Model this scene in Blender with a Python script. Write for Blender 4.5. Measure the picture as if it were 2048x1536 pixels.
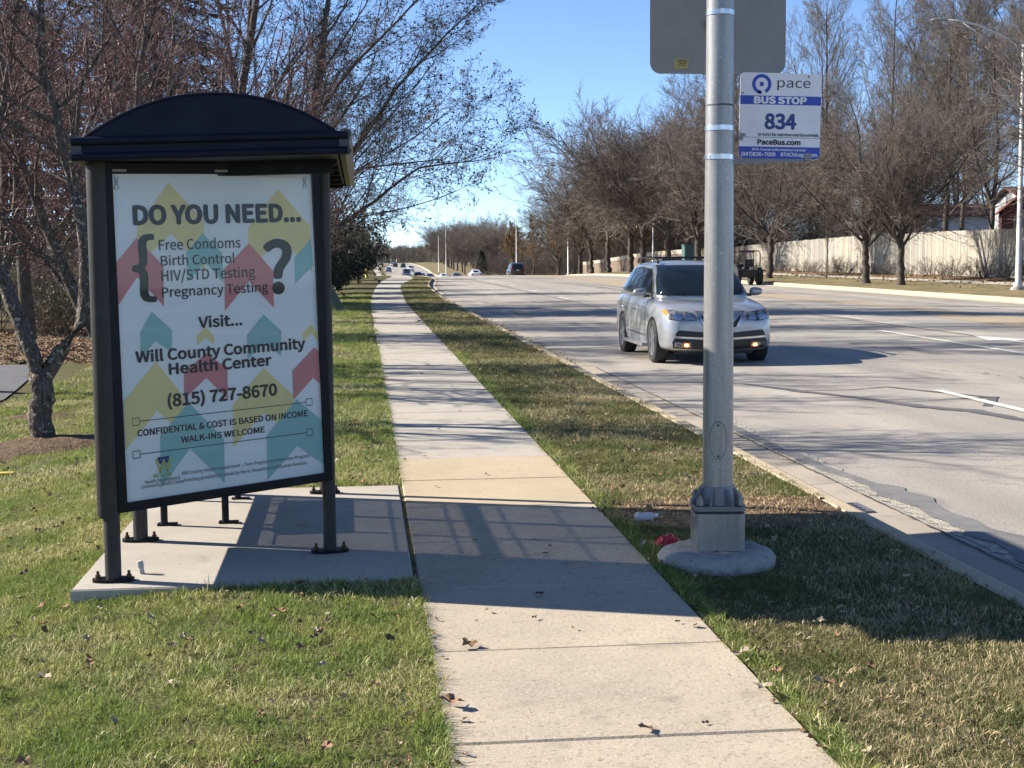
import bpy, bmesh, math, random
import numpy as np
from mathutils import Vector, Matrix
from mathutils.bvhtree import BVHTree
for _o in list(bpy.data.objects): bpy.data.objects.remove(_o)
SC = bpy.context.scene; COL = SC.collection
R = math.radians

# ---------------------------------------------------------------- camera, sky, sun, exposure
cam = bpy.data.cameras.new('camera'); camo = bpy.data.objects.new('camera', cam); COL.objects.link(camo)
cam.sensor_width = 36; cam.lens = 36 * 2800 / 2048; cam.clip_end = 6000; cam.clip_start = .1
YAW, PITCH, ROLL = R(6.05), math.atan(243 / 2800), .0075
fw = Vector((math.sin(YAW) * math.cos(PITCH), math.cos(YAW) * math.cos(PITCH), -math.sin(PITCH)))
rt = Vector((math.cos(YAW), -math.sin(YAW), 0)); upv = rt.cross(fw)
rt2 = rt * math.cos(ROLL) - upv * math.sin(ROLL); up2 = upv * math.cos(ROLL) + rt * math.sin(ROLL)
m3 = Matrix((rt2, up2, -fw)).transposed()
camo.matrix_world = Matrix.Translation((0, 0, 1.65)) @ m3.to_4x4()
SC.camera = camo

SUN_EL = R(29.5); SH = Vector((.94, -.34, 0)).normalized()          # direction in which shadows fall
tosun = Vector((-SH.x * math.cos(SUN_EL), -SH.y * math.cos(SUN_EL), math.sin(SUN_EL)))
W = bpy.data.worlds.new('World'); SC.world = W; W.use_nodes = True
wn = W.node_tree; sky = wn.nodes.new('ShaderNodeTexSky'); sky.sky_type = 'NISHITA'; sky.sun_disc = False
sky.sun_elevation = SUN_EL; sky.sun_rotation = math.atan2(tosun.x, tosun.y)
sky.air_density = .5; sky.dust_density = 0; sky.ozone_density = 3.1
bg = wn.nodes['Background']; bg.inputs['Strength'].default_value = .098
wn.links.new(sky.outputs[0], bg.inputs['Color'])
sun = bpy.data.lights.new('sun', 'SUN'); suno = bpy.data.objects.new('sun', sun); COL.objects.link(suno)
sun.energy = 5.0; sun.angle = R(.5); sun.color = (1, .92, .79)
suno.rotation_euler = tosun.to_track_quat('Z', 'Y').to_euler(); suno.location = (-20, 8, 30)
SC.view_settings.view_transform = 'Standard'; SC.view_settings.look = 'None'
SC.view_settings.exposure = 1.32; SC.view_settings.gamma = 1; SC.view_settings.use_curve_mapping = False

# ---------------------------------------------------------------- terrain functions (x across the road, y along it)
def pchip(xs, ys, x):
    xs = np.array(xs, float); ys = np.array(ys, float); h = np.diff(xs); d = np.diff(ys) / h
    m = np.zeros(len(xs)); m[0] = d[0]; m[-1] = d[-1]
    for i in range(1, len(xs) - 1):
        if d[i-1] * d[i] > 0:
            w1 = 2*h[i] + h[i-1]; w2 = h[i] + 2*h[i-1]; m[i] = (w1 + w2) / (w1/d[i-1] + w2/d[i])
    x = np.clip(np.asarray(x, float), xs[0], xs[-1]); i = np.clip(np.searchsorted(xs, x, side='right') - 1, 0, len(h) - 1)
    t = (x - xs[i]) / h[i]
    return (2*t**3 - 3*t**2 + 1)*ys[i] + (t**3 - 2*t**2 + t)*h[i]*m[i] + (-2*t**3 + 3*t**2)*ys[i+1] + (t**3 - t**2)*h[i]*m[i+1]
PS = [-60, 0, 40, 80, 110, 130, 150, 175, 200, 240, 280, 330, 430, 600, 1000, 3000]
PZ = [-.324, 0, .216, .42, .52, .5, .3, -.3, -.8, -1.5, -1.7, -1.3, -.4, .3, 1.3, 6]
def zp(s): return pchip(PS, PZ, s)
def curbL(s): return pchip([-60, 50, 75, 118, 250, 430, 600, 1000, 3000], [3.05, 3.05, 3.5, 5.4, 5.5, 6.4, 9.8, 20.5, 60], s)
def curbR(s): return pchip([-60, 100, 200, 330, 430, 600, 1000, 3000], [22.8, 22.8, 22.6, 17.6, 20, 25, 36, 80], s)
def walkL(s): return pchip([-60, 45, 67, 95, 118, 160, 250, 430, 1000], [.26, .26, .55, 1.35, 2.4, 3.0, 3.2, 3.6, 17], s)
def walkR(s): return pchip([-60, 45, 62, 76, 110, 160, 250, 430, 1000], [1.51, 1.51, 1.75, 2.05, 3.95, 4.5, 4.8, 5.2, 18.6], s)
def zroad(x, s):
    x = np.asarray(x, float); a = x - curbL(s); b = curbR(s) - x
    return zp(s) - .13 + .009 * np.clip(np.minimum(a, b), 0, 9)
def zlawn(x, s):                                                     # left lawn falls away from the walk
    t = np.clip((-.3 - np.asarray(x, float)) / 3.7, 0, 1)
    return zp(s) - .006 - .33 * t * t * (3 - 2 * t) + .012 * np.sin(np.asarray(x)*1.7 + np.asarray(s)*.9) * np.clip(-np.asarray(x)-1.6, 0, 1)
def zverge(x, s):                                                    # far verge climbs to the fence
    return zp(s) + .03 + np.clip(.045 * (np.asarray(x, float) - curbR(s)), 0, .6)
def ground(x, s):
    if x < walkL(s): return float(zlawn(x, s))
    if x < curbL(s): return float(zp(s))
    if x < curbR(s): return float(zroad(x, s))
    return float(zverge(x, s))

# ---------------------------------------------------------------- materials
MATS = {}
def mat(name, base, rough=.7, metal=0., var=None, vscale=4., vlo=.35, vhi=.65, bump=None, spec=.5, coat=0., emit=None, estr=0., world=True, detail=6., fine=None, stretch=None):
    """principled; var = second colour blended by noise; fine = (colour, scale, lo, hi) speckle; bump = (scale, strength, distance)"""
    if name in MATS: return MATS[name]
    m = bpy.data.materials.new(name); m.use_nodes = True; N = m.node_tree.nodes; L = m.node_tree.links
    p = N['Principled BSDF']; p.inputs['Base Color'].default_value = (*base, 1); p.inputs['Roughness'].default_value = rough
    p.inputs['Metallic'].default_value = metal; p.inputs['Specular IOR Level'].default_value = spec
    p.inputs['Coat Weight'].default_value = coat; p.inputs['Coat Roughness'].default_value = .05
    if emit: p.inputs['Emission Color'].default_value = (*emit, 1); p.inputs['Emission Strength'].default_value = estr
    co = None
    if var or bump or fine:
        if world: g = N.new('ShaderNodeNewGeometry'); co = g.outputs['Position']
        else: g = N.new('ShaderNodeTexCoord'); co = g.outputs['Object']
        if stretch:
            mp = N.new('ShaderNodeMapping'); mp.inputs['Scale'].default_value = stretch; L.new(co, mp.inputs['Vector']); cos = mp.outputs[0]
        else: cos = co
    cur = None
    def blend(a, col, fac):
        mx = N.new('ShaderNodeMix'); mx.data_type = 'RGBA'
        if a is None: mx.inputs[6].default_value = (*base, 1)
        else: L.new(a, mx.inputs[6])
        mx.inputs[7].default_value = (*col, 1); L.new(fac, mx.inputs[0]); return mx.outputs[2]
    def ramp(src, lo, hi):
        r = N.new('ShaderNodeMapRange'); r.inputs[1].default_value = lo; r.inputs[2].default_value = hi; L.new(src, r.inputs[0]); return r.outputs[0]
    if var:
        n = N.new('ShaderNodeTexNoise'); n.inputs['Scale'].default_value = vscale; n.inputs['Detail'].default_value = detail; n.inputs['Roughness'].default_value = .65
        L.new(cos, n.inputs['Vector']); cur = blend(cur, var, ramp(n.outputs[0], vlo, vhi))
    if fine:
        for fc, fs, lo, hi in (fine if isinstance(fine, list) else [fine]):
            n = N.new('ShaderNodeTexNoise'); n.inputs['Scale'].default_value = fs; n.inputs['Detail'].default_value = 3
            L.new(co, n.inputs['Vector']); cur = blend(cur, fc, ramp(n.outputs[0], lo, hi))
    if cur: L.new(cur, p.inputs['Base Color'])
    if bump:
        n = N.new('ShaderNodeTexNoise'); n.inputs['Scale'].default_value = bump[0]; n.inputs['Detail'].default_value = 5
        L.new(co, n.inputs['Vector']); b = N.new('ShaderNodeBump'); b.inputs['Strength'].default_value = bump[1]; b.inputs['Distance'].default_value = bump[2]
        L.new(n.outputs[0], b.inputs['Height']); L.new(b.outputs[0], p.inputs['Normal'])
    MATS[name] = m; return m

def road_material():
    m = bpy.data.materials.new('asphalt'); m.use_nodes = True; N = m.node_tree.nodes; L = m.node_tree.links; p = N['Principled BSDF']
    p.inputs['Roughness'].default_value = .82; p.inputs['Specular IOR Level'].default_value = .3
    g = N.new('ShaderNodeNewGeometry'); pos = g.outputs['Position']
    def noise(scale, det, vec): n = N.new('ShaderNodeTexNoise'); n.inputs['Scale'].default_value = scale; n.inputs['Detail'].default_value = det; L.new(vec, n.inputs['Vector']); return n.outputs[0]
    def mr(src, a, b, c=0, d=1): r = N.new('ShaderNodeMapRange'); [r.inputs[i+1].__setattr__('default_value', v) for i, v in enumerate((a, b, c, d))]; L.new(src, r.inputs[0]); return r.outputs[0]
    def mix(a, b, f, mode='MIX'):
        x = N.new('ShaderNodeMix'); x.data_type = 'RGBA'; x.blend_type = mode
        for i, v in ((6, a), (7, b)):
            if isinstance(v, tuple): x.inputs[i].default_value = (*v, 1)
            else: L.new(v, x.inputs[i])
        if isinstance(f, float): x.inputs[0].default_value = f
        else: L.new(f, x.inputs[0])
        return x.outputs[2]
    mp = N.new('ShaderNodeMapping'); mp.inputs['Scale'].default_value = (1.1, .035, 1); L.new(pos, mp.inputs['Vector'])
    c = mix((.280, .252, .222), (.42, .378, .325), mr(noise(.9, 4, mp.outputs[0]), .35, .68))     # wheel tracks along the lanes
    c = mix(c, (.235, .22, .204), mr(noise(.35, 5, pos), .5, .78))
    c = mix(c, (.34, .315, .275), mr(noise(1.4, 6, pos), .55, .8))
    c = mix(c, (.12, .113, .106), mr(noise(75, 2, pos), .52, .72))
    c = mix(c, (.42, .40, .36), mr(noise(95, 2, pos), .58, .76))
    v = N.new('ShaderNodeTexVoronoi'); v.feature = 'DISTANCE_TO_EDGE'; v.inputs['Scale'].default_value = .22; v.inputs['Randomness'].default_value = 1
    ds = N.new('ShaderNodeVectorMath'); ds.operation = 'ADD'; sc = N.new('ShaderNodeVectorMath'); sc.operation = 'SCALE'; sc.inputs[3].default_value = .9
    nn = N.new('ShaderNodeTexNoise'); nn.inputs['Scale'].default_value = 1.6; nn.inputs['Detail'].default_value = 5; L.new(pos, nn.inputs['Vector']); L.new(nn.outputs[1], sc.inputs[0]); L.new(pos, ds.inputs[0]); L.new(sc.outputs[0], ds.inputs[1])
    L.new(ds.outputs[0], v.inputs['Vector'])
    crack = mr(v.outputs['Distance'], .0, .006, 1, 0); gate = mr(noise(.12, 2, pos), .5, .56)
    mm = N.new('ShaderNodeMath'); mm.operation = 'MULTIPLY'; L.new(crack, mm.inputs[0]); L.new(gate, mm.inputs[1])
    c = mix(c, (.07, .066, .064), mm.outputs[0])
    oil = N.new('ShaderNodeMapping'); oil.inputs['Scale'].default_value = (2.2, .5, 1); L.new(pos, oil.inputs['Vector'])
    c = mix(c, (.13, .122, .115), mr(noise(.55, 6, oil.outputs[0]), .60, .74))
    L.new(c, p.inputs['Base Color'])
    b = N.new('ShaderNodeBump'); b.inputs['Strength'].default_value = .5; b.inputs['Distance'].default_value = .004; L.new(noise(110, 3, pos), b.inputs['Height']); L.new(b.outputs[0], p.inputs['Normal'])
    return m

M_ROAD = road_material()
M_WALK = mat('walk_concrete', (.45, .378, .29), .9, var=(.34, .29, .23), vscale=1.1, fine=[((.26, .215, .165), 60, .53, .72), ((.50, .445, .37), 85, .56, .74), ((.22, .19, .15), 5.5, .60, .85), ((.17, .145, .115), 16, .70, .76)], bump=(120, .55, .003), spec=.25)
M_WALK2 = mat('walk_concrete_pale', (.42, .385, .33), .9, var=(.36, .325, .275), vscale=1.3, fine=[((.27, .24, .2), 60, .55, .74), ((.5, .46, .4), 85, .58, .76), ((.24, .21, .18), 5.5, .60, .85), ((.18, .155, .13), 16, .70, .76)], bump=(120, .5, .003), spec=.25)
M_WALK3 = mat('walk_concrete_tan', (.45, .365, .255), .9, var=(.39, .315, .22), vscale=1.3, fine=[((.28, .23, .17), 60, .55, .74), ((.5, .44, .34), 85, .58, .76)], bump=(120, .5, .003), spec=.25)
M_PAD = mat('pad_concrete', (.40, .365, .315), .88, var=(.35, .315, .265), vscale=2., fine=[((.3, .27, .23), 55, .56, .75), ((.27, .24, .2), 6, .62, .8)], bump=(90, .3, .002), spec=.25)
M_CURB = mat('curb_concrete', (.47, .38, .255), .9, var=(.36, .30, .22), vscale=2.2, fine=[((.27, .23, .17), 50, .55, .75), ((.2, .17, .13), 4, .62, .8)], bump=(80, .5, .004), spec=.25)
M_GUT = mat('gutter_concrete', (.36, .315, .26), .9, var=(.29, .255, .21), vscale=1.6, fine=[((.22, .19, .16), 60, .54, .75), ((.46, .41, .34), 90, .6, .78), ((.2, .18, .15), 3.5, .62, .85)], bump=(100, .5, .003), spec=.25)
M_FOOT = mat('footing_concrete', (.36, .345, .315), .92, var=(.28, .265, .24), vscale=9, fine=[((.2, .19, .17), 40, .56, .74)], bump=(35, .9, .012), spec=.2)
M_TAR = mat('tar_seal', (.085, .083, .085), .6, var=(.14, .135, .13), vscale=6, bump=(60, .3, .003))
M_PAINT = mat('road_paint', (.62, .60, .55), .75, var=(.36, .34, .31), vscale=9, vlo=.5, vhi=.72, detail=8)
M_MEDIAN = mat('median_surface', (.37, .29, .19), .9, var=(.30, .24, .165), vscale=.8, fine=[((.24, .19, .13), 12, .55, .75)])
M_LAWN = mat('lawn_soil', (.085, .085, .035), .95, var=(.13, .115, .06), vscale=1.3, fine=[((.045, .045, .02), 30, .5, .7), ((.2, .165, .08), 9, .58, .78)], bump=(40, .9, .03), spec=.1)
M_VERGE = mat('verge_grass', (.13, .12, .06), .95, var=(.26, .20, .12), vscale=.8, fine=[((.05, .05, .025), 6, .52, .7), ((.25, .20, .12), 3, .58, .78)], bump=(15, .9, .05), spec=.1)
M_SOIL = mat('mulch', (.10, .068, .045), .95, var=(.17, .12, .08), vscale=12, fine=[((.05, .034, .024), 30, .5, .7)], bump=(45, 1., .02), spec=.1)
M_LITTER = mat('leaf_litter', (.16, .095, .05), .95, var=(.24, .16, .09), vscale=5, fine=[((.08, .05, .03), 20, .5, .7)], bump=(25, .9, .03), spec=.1)
M_DRIVE = mat('drive_asphalt', (.075, .075, .08), .85, var=(.1, .1, .105), vscale=3, bump=(60, .4, .004))
M_BLACK = mat('dark_paint', (.008, .0085, .0105), .45, var=(.02, .02, .022), vscale=7, vlo=.5, vhi=.75, bump=(220, .12, .0008), spec=.14)
M_POST = mat('post_paint', (.044, .042, .040), .5, var=(.058, .055, .052), vscale=9, vlo=.5, vhi=.75, bump=(220, .15, .0008), spec=.14)
M_ROOF = mat('dark_blue_paint', (.006, .0085, .02), .45, var=(.01, .013, .026), vscale=5, bump=(60, .08, .001), spec=.13)
M_BOLT = mat('rusty_bolt', (.06, .04, .03), .6, .6, var=(.12, .06, .035), vscale=90)
M_ALU = mat('spun_aluminium', (.315, .308, .298), .36, .45, var=(.235, .23, .222), vscale=5, stretch=(6, 6, .5), fine=[((.24, .23, .22), 26, .6, .8), ((.46, .46, .47), 60, .6, .8)], bump=(90, .1, .001))
M_ALU2 = mat('cast_aluminium', (.19, .19, .195), .45, .3, var=(.18, .18, .185), vscale=9, fine=[((.13, .13, .13), 40, .6, .75)], bump=(80, .25, .002))
M_BAND = mat('steel_band', (.62, .62, .64), .25, .9, var=(.45, .45, .46), vscale=30)
M_SIGNBACK = mat('sign_back_aluminium', (.235, .228, .218), .6, .15, var=(.2, .195, .185), vscale=3, fine=[((.2, .195, .19), 14, .6, .8)], bump=(40, .05, .001))
M_POLEW = mat('pale_steel', (.55, .55, .55), .5, .3, var=(.45, .45, .44), vscale=3)
M_BARK = mat('bark', (.15, .125, .108), .95, var=(.04, .033, .028), vscale=14, stretch=(3, 3, .6), fine=[((.36, .32, .28), 22, .58, .68)], bump=(30, 1., .035), spec=.15)
M_BARKD = mat('bark_dark', (.06, .05, .043), .95, var=(.1, .085, .072), vscale=6, bump=(20, .8, .03), spec=.15)
M_TWIG = mat('twig_brown', (.085, .071, .062), .9, var=(.22, .185, .16), vscale=3, spec=.2)
M_TWIGG = mat('twig_grey', (.10, .086, .074), .9, var=(.19, .165, .14), vscale=2, spec=.2)
M_TWIGD = mat('twig_dark', (.07, .058, .05), .9, var=(.12, .1, .088), vscale=2, spec=.2)
M_TWIGR = mat('twig_red', (.12, .058, .054), .8, var=(.30, .25, .23), vscale=9, vlo=.5, vhi=.68, spec=.25)  # pale grey blend paints sun glints into the dark red twigs
M_BERRY = mat('dry_red_fruit', (.15, .03, .028), .7, var=(.09, .03, .025), vscale=20)
M_BUD = mat('dry_seed_leaf', (.05, .035, .025), .9, var=(.09, .06, .04), vscale=15)
M_ORANGE = mat('autumn_leaf', (.30, .185, .06), .85, var=(.19, .12, .05), vscale=8)
M_NEEDLE = mat('needles', (.022, .034, .016), .85, var=(.045, .052, .022), vscale=3)
M_DKLEAF = mat('dark_evergreen_leaf', (.018, .026, .014), .8, var=(.04, .042, .02), vscale=4)
M_OLIVE = mat('olive_leaf', (.07, .08, .03), .8, var=(.13, .11, .04), vscale=5)
M_FENCE = mat('weathered_boards', (.335, .305, .25), .92, var=(.25, .228, .185), vscale=2.5, stretch=(6, 6, .5), fine=[((.36, .345, .31), 7, .58, .78)])
M_FENCE2 = mat('weathered_boards_dark', (.24, .228, .2), .92, var=(.18, .17, .15), vscale=2.5, stretch=(6, 6, .5))
M_FENCE3 = mat('weathered_boards_pale', (.38, .35, .295), .92, var=(.30, .275, .23), vscale=2.5, stretch=(6, 6, .5))
M_FENCED = mat('brown_or_shaded_boards', (.14, .105, .08), .92, var=(.2, .15, .11), vscale=3)  # brown wood; also stands in for tree shade on the pale fence's far panels
M_WHITE = mat('white_sign_face', (.72, .71, .74), .4, var=(.62, .61, .63), vscale=5, vlo=.45, vhi=.8, spec=.5)
M_BLUE = mat('sign_blue', (.012, .045, .36), .4)
M_NAVY = mat('sign_navy', (.015, .028, .17), .4)
M_INK = mat('black_ink', (.018, .016, .02), .5)
M_POSTER = mat('poster_paper', (.86, .86, .88), .6, var=(.78, .78, .80), vscale=2.5, world=True, fine=[((.84, .84, .86), 40, .55, .8)], bump=(3.5, .25, .02))
M_PY = mat('print_yellow', (.82, .67, .31), .6, var=(.76, .62, .3), vscale=6)
M_PR = mat('print_red', (.67, .235, .245), .6, var=(.61, .23, .24), vscale=6)
M_PT = mat('print_teal', (.28, .53, .53), .6, var=(.3, .5, .5), vscale=6)
M_GREY = mat('print_grey', (.16, .16, .19), .6)
M_YEL = mat('yellow_plastic', (.62, .5, .06), .5, var=(.45, .36, .06), vscale=30)
M_TYRE = mat('tyre_rubber', (.018, .018, .019), .8, bump=(80, .3, .003), world=False)
M_RIM = mat('alloy_rim', (.5, .5, .52), .3, .8)
M_CHROME = mat('chrome', (.7, .7, .72), .12, 1.)
M_PLAST = mat('black_plastic', (.012, .012, .013), .5, world=False, bump=(150, .2, .001))
M_AUTOGLASS = mat('car_glass', (.012, .016, .018), .03, spec=.7)
M_LENS = mat('lamp_lens', (.35, .36, .38), .06, .6, spec=.8, var=(.08, .08, .09), vscale=14, vlo=.45, vhi=.55, world=False)
M_AMBER = mat('amber_lens', (.75, .2, .03), .15)
M_FOGLIT = mat('lit_fog_lamp', (1, .6, .3), .3, emit=(1, .42, .12), estr=4.)
M_TAILRED = mat('tail_lens', (.35, .01, .012), .2)
M_TAILLIT = mat('lit_tail_lamp', (.8, .05, .02), .3, emit=(1, .12, .04), estr=3.)
M_SEAM = mat('panel_seam', (.03, .03, .032), .7)
M_RED = mat('red_wrapper', (.62, .018, .02), .22, var=(.42, .012, .014), vscale=25, bump=(70, .8, .01))
M_SIDING = mat('white_siding', (.60, .61, .62), .8, var=(.52, .53, .54), vscale=2)
M_SHED = mat('red_cedar', (.17, .05, .036), .85, var=(.11, .035, .027), vscale=6, stretch=(4, 4, .6))
M_SHINGLE = mat('brown_shingles', (.13, .065, .05), .95, var=(.09, .05, .042), vscale=9, bump=(12, .6, .02))
M_SHINGLEG = mat('grey_shingles', (.12, .125, .14), .95, var=(.09, .09, .1), vscale=9)
M_WINGLASS = mat('window_glass', (.03, .035, .04), .08, spec=.8)
M_GREENBOX = mat('green_metal', (.03, .085, .08), .55, var=(.05, .11, .1), vscale=9)
M_CABINET = mat('cabinet_green', (.10, .14, .12), .6, var=(.14, .17, .15), vscale=7)
M_HYD = mat('hydrant_yellow', (.55, .36, .05), .5)
def car_paint(name, c, metal=.5): return mat(name, c, .3, metal, coat=.8, world=False, spec=.5)

# ---------------------------------------------------------------- mesh helpers
class MB:
    def __init__(s): s.v = []; s.f = []; s.mi = []; s.cur = 0
    def add(s, vs, fs):
        b = len(s.v); s.v += [tuple(v) for v in vs]
        for f in fs: s.f.append(tuple(b + i for i in f)); s.mi.append(s.cur)
        return s
    def box(s, c, d, rz=0, mtx=None):
        x, y, z = d[0]/2, d[1]/2, d[2]/2; vs = [Vector((i*x, j*y, k*z)) for k in (-1, 1) for j in (-1, 1) for i in (-1, 1)]
        q = Matrix.Rotation(rz, 3, 'Z') if mtx is None else mtx
        return s.add([q @ v + Vector(c) for v in vs], [(0, 2, 3, 1), (4, 5, 7, 6), (0, 1, 5, 4), (2, 6, 7, 3), (0, 4, 6, 2), (1, 3, 7, 5)])
    def prism(s, poly, z0, z1, f=None):
        """poly in xy (ccw) extruded z0..z1; f maps (x,y,z)"""
        n = len(poly); f = f or (lambda x, y, z: (x, y, z))
        vs = [f(x, y, z0) for x, y in poly] + [f(x, y, z1) for x, y in poly]
        return s.add(vs, [tuple(range(n))[::-1], tuple(range(n, 2*n))] + [(i, (i+1) % n, n + (i+1) % n, n + i) for i in range(n)])
    def tube(s, pts, rs, n=8, cap=True):
        pts = [Vector(p) for p in pts]; rs = rs if isinstance(rs, (list, tuple)) else [rs]*len(pts); vs = []; prev = None
        for i, p in enumerate(pts):
            t = (pts[min(i+1, len(pts)-1)] - pts[max(i-1, 0)]).normalized()
            a = prev if prev is not None else (Vector((1, 0, 0)) if abs(t.x) < .9 else Vector((0, 1, 0)))
            a = (a - t * a.dot(t)).normalized(); prev = a; b = t.cross(a)
            vs += [p + (a*math.cos(2*math.pi*k/n) + b*math.sin(2*math.pi*k/n)) * rs[i] for k in range(n)]
        fs = [(i*n + k, i*n + (k+1) % n, (i+1)*n + (k+1) % n, (i+1)*n + k) for i in range(len(pts)-1) for k in range(n)]
        if cap: fs += [tuple(range(n))[::-1], tuple((len(pts)-1)*n + k for k in range(n))]
        return s.add(vs, fs)
    def lathe(s, prof, c=(0, 0, 0), n=24, f=None):
        """prof: list of (r, z)"""
        vs = []
        for r_, z in prof:
            for k in range(n):
                a = 2*math.pi*k/n; p = (r_*math.cos(a), r_*math.sin(a), z); p = f(*p) if f else p
                vs.append((p[0]+c[0], p[1]+c[1], p[2]+c[2]))
        m = len(prof); fs = [(i*n + k, i*n + (k+1) % n, (i+1)*n + (k+1) % n, (i+1)*n + k) for i in range(m-1) for k in range(n)]
        fs += [tuple(range(n))[::-1], tuple((m-1)*n + k for k in range(n))]
        return s.add(vs, fs)
    def mesh(s, name, mats, smooth=False):
        me = bpy.data.meshes.new(name); me.from_pydata(s.v, [], s.f)
        for m in (mats if isinstance(mats, (list, tuple)) else [mats]): me.materials.append(m)
        me.polygons.foreach_set('material_index', s.mi)
        if smooth: me.polygons.foreach_set('use_smooth', [True]*len(s.f))
        me.update(); return me
    def build(s, name, mats, parent=None, smooth=False, **props):
        return link(name, s.mesh(name, mats, smooth), parent, **props)
def link(name, me, parent=None, **props):
    o = bpy.data.objects.new(name, me); COL.objects.link(o)
    if parent is not None:
        o.parent = parent; o.matrix_parent_inverse = parent.matrix_basis.inverted() if props.pop('keep', True) else Matrix()
    for k, v in props.items(): o[k] = v
    return o
def thing(name, loc, label, cat, group=None, rz=0):
    o = bpy.data.objects.new(name, None); COL.objects.link(o); o.location = loc; o.rotation_euler = (0, 0, rz); o.empty_display_size = .3
    tag(o, label, cat, group); return o
def tag(o, label, cat, group=None):
    o['label'] = label; o['category'] = cat
    if group: o['group'] = group
    return o
def smooth_by_angle(o, ang=35):
    me = o.data; me.polygons.foreach_set('use_smooth', [True]*len(me.polygons))
    bm = bmesh.new(); bm.from_mesh(me)
    for e in bm.edges:
        if len(e.link_faces) == 2 and e.calc_face_angle(0) > R(ang): e.smooth = False
    bm.to_mesh(me); bm.free(); return o
def npmesh(name, V, F, mats, smooth=False):
    """fast mesh from numpy arrays, F (n,k)"""
    me = bpy.data.meshes.new(name); n, k = F.shape; me.vertices.add(len(V)); me.vertices.foreach_set('co', V.astype(np.float32).ravel())
    me.loops.add(n*k); me.loops.foreach_set('vertex_index', F.astype(np.int32).ravel()); me.polygons.add(n)
    me.polygons.foreach_set('loop_start', np.arange(0, n*k, k, dtype=np.int32))
    for m in (mats if isinstance(mats, (list, tuple)) else [mats]): me.materials.append(m)
    if smooth: me.polygons.foreach_set('use_smooth', np.ones(n, bool))
    me.update(calc_edges=True); return me
def copy_thing(o, loc, rz=0, sc=1., label=None):
    r_ = o.copy(); COL.objects.link(r_); r_.location = loc; r_.rotation_euler = (0, 0, rz); r_.scale = (sc, sc, sc) if not isinstance(sc, tuple) else sc
    if label: r_['label'] = label
    for ch in list(o.children):
        c = ch.copy(); COL.objects.link(c); c.parent = r_; c.matrix_parent_inverse = ch.matrix_parent_inverse
        for g in list(ch.children):
            d = g.copy(); COL.objects.link(d); d.parent = c; d.matrix_parent_inverse = g.matrix_parent_inverse
    return r_

# text -> mesh fitted into a box in (u,v), mapped to 3D by fn
try: FONT = bpy.data.fonts.load(bpy.utils.system_resource('DATAFILES', path='fonts') + '/Noto Sans CJK Regular.woff2')
except Exception: FONT = None
def text_mesh(s, bold=0., cap=True):
    cu = bpy.data.curves.new('t', 'FONT'); cu.body = s; cu.size = 1; cu.offset = bold; cu.resolution_u = 4
    if FONT: cu.font = FONT
    o = bpy.data.objects.new('t', cu); COL.objects.link(o); bpy.context.view_layer.update()
    me = bpy.data.meshes.new_from_object(o.evaluated_get(bpy.context.evaluated_depsgraph_get())); bpy.data.objects.remove(o); bpy.data.curves.remove(cu)
    return me
def cap_height(bold=0.):
    me = text_mesh('H', bold); n = np.zeros(len(me.vertices)*3, np.float32); me.vertices.foreach_get('co', n); n = n.reshape(-1, 3); a = (n[:, 1].min(), n[:, 1].max()); bpy.data.meshes.remove(me); return a
def put_text(s, u0, u1, v0, h, fn, material, parent, bold=0., fullbox=False, name='lettering'):
    me = text_mesh(s, 0.); n = np.zeros(len(me.vertices)*3, np.float32); me.vertices.foreach_get('co', n); n = n.reshape(-1, 3)
    lo, hi = n[:, 0].min(), n[:, 0].max()
    a, b_ = (n[:, 1].min(), n[:, 1].max()) if fullbox else cap_height(0.)
    U = u0 + (n[:, 0] - lo) / (hi - lo) * (u1 - u0); V = v0 + (n[:, 1] - a) / (b_ - a) * h
    fc = [tuple(p.vertices) for p in me.polygons]; bpy.data.meshes.remove(me); b = MB(); su = bold*(u1 - u0)/(hi - lo); sv = bold*h/(b_ - a)*1.0     # heavier weights: the outline struck several times
    offs = [(0, 0)] if not bold else [(math.cos(q)*r_, math.sin(q)*r_) for r_ in ((1.,) if bold < .03 else (.5, 1.)) for q in np.arange(8)*math.pi/4] + [(0, 0)]
    n0 = fn(.5, .5); e1 = Vector(fn(.6, .5)) - Vector(n0); e2 = Vector(fn(.5, .6)) - Vector(n0); nr = e1.cross(e2).normalized()
    for k, (ox, oy) in enumerate(offs): b.add([Vector(fn(u + ox*su, v + oy*sv)) + nr*(k*4e-5) for u, v in zip(U, V)], fc)
    return b.build(name, material, parent)
# ---------------------------------------------------------------- setting: ground sheets
def strip(name, xa, xb, ss, nx, zf, m, parent=None, kind='structure', lift=0., power=1.):
    ss = np.asarray(ss, float); A = np.array([xa(s) for s in ss]); B = np.array([xb(s) for s in ss]); t = np.linspace(0, 1, nx) ** power
    X = A[:, None] + (B - A)[:, None] * t; S = np.repeat(ss[:, None], nx, 1); Z = zf(X, S) + lift
    V = np.stack([X, S, Z], -1).reshape(-1, 3); i = np.arange(len(ss)-1)[:, None] * nx + np.arange(nx-1)
    F = np.stack([i, i+1, i+nx+1, i+nx], -1).reshape(-1, 4); o = link(name, npmesh(name, V, F, m, True), parent)
    if kind: o['kind'] = kind
    return o
c_ = lambda v: (lambda s: v)
SS = np.concatenate([np.arange(-40, 60, 2.), np.arange(60, 300, 4.), np.arange(300, 1000, 25.), np.arange(1000, 3001, 200.)])
zflat = lambda X, S: zp(S) - .012
lawn = strip('lawn', walkL, lambda s: walkL(s) - 500, SS, 60, lambda X, S: zlawn(X, S), M_LAWN, power=3.)
lawn.data.flip_normals()
verge = strip('grass_strip', walkR, curbL, SS, 4, zflat, M_LAWN)
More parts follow.
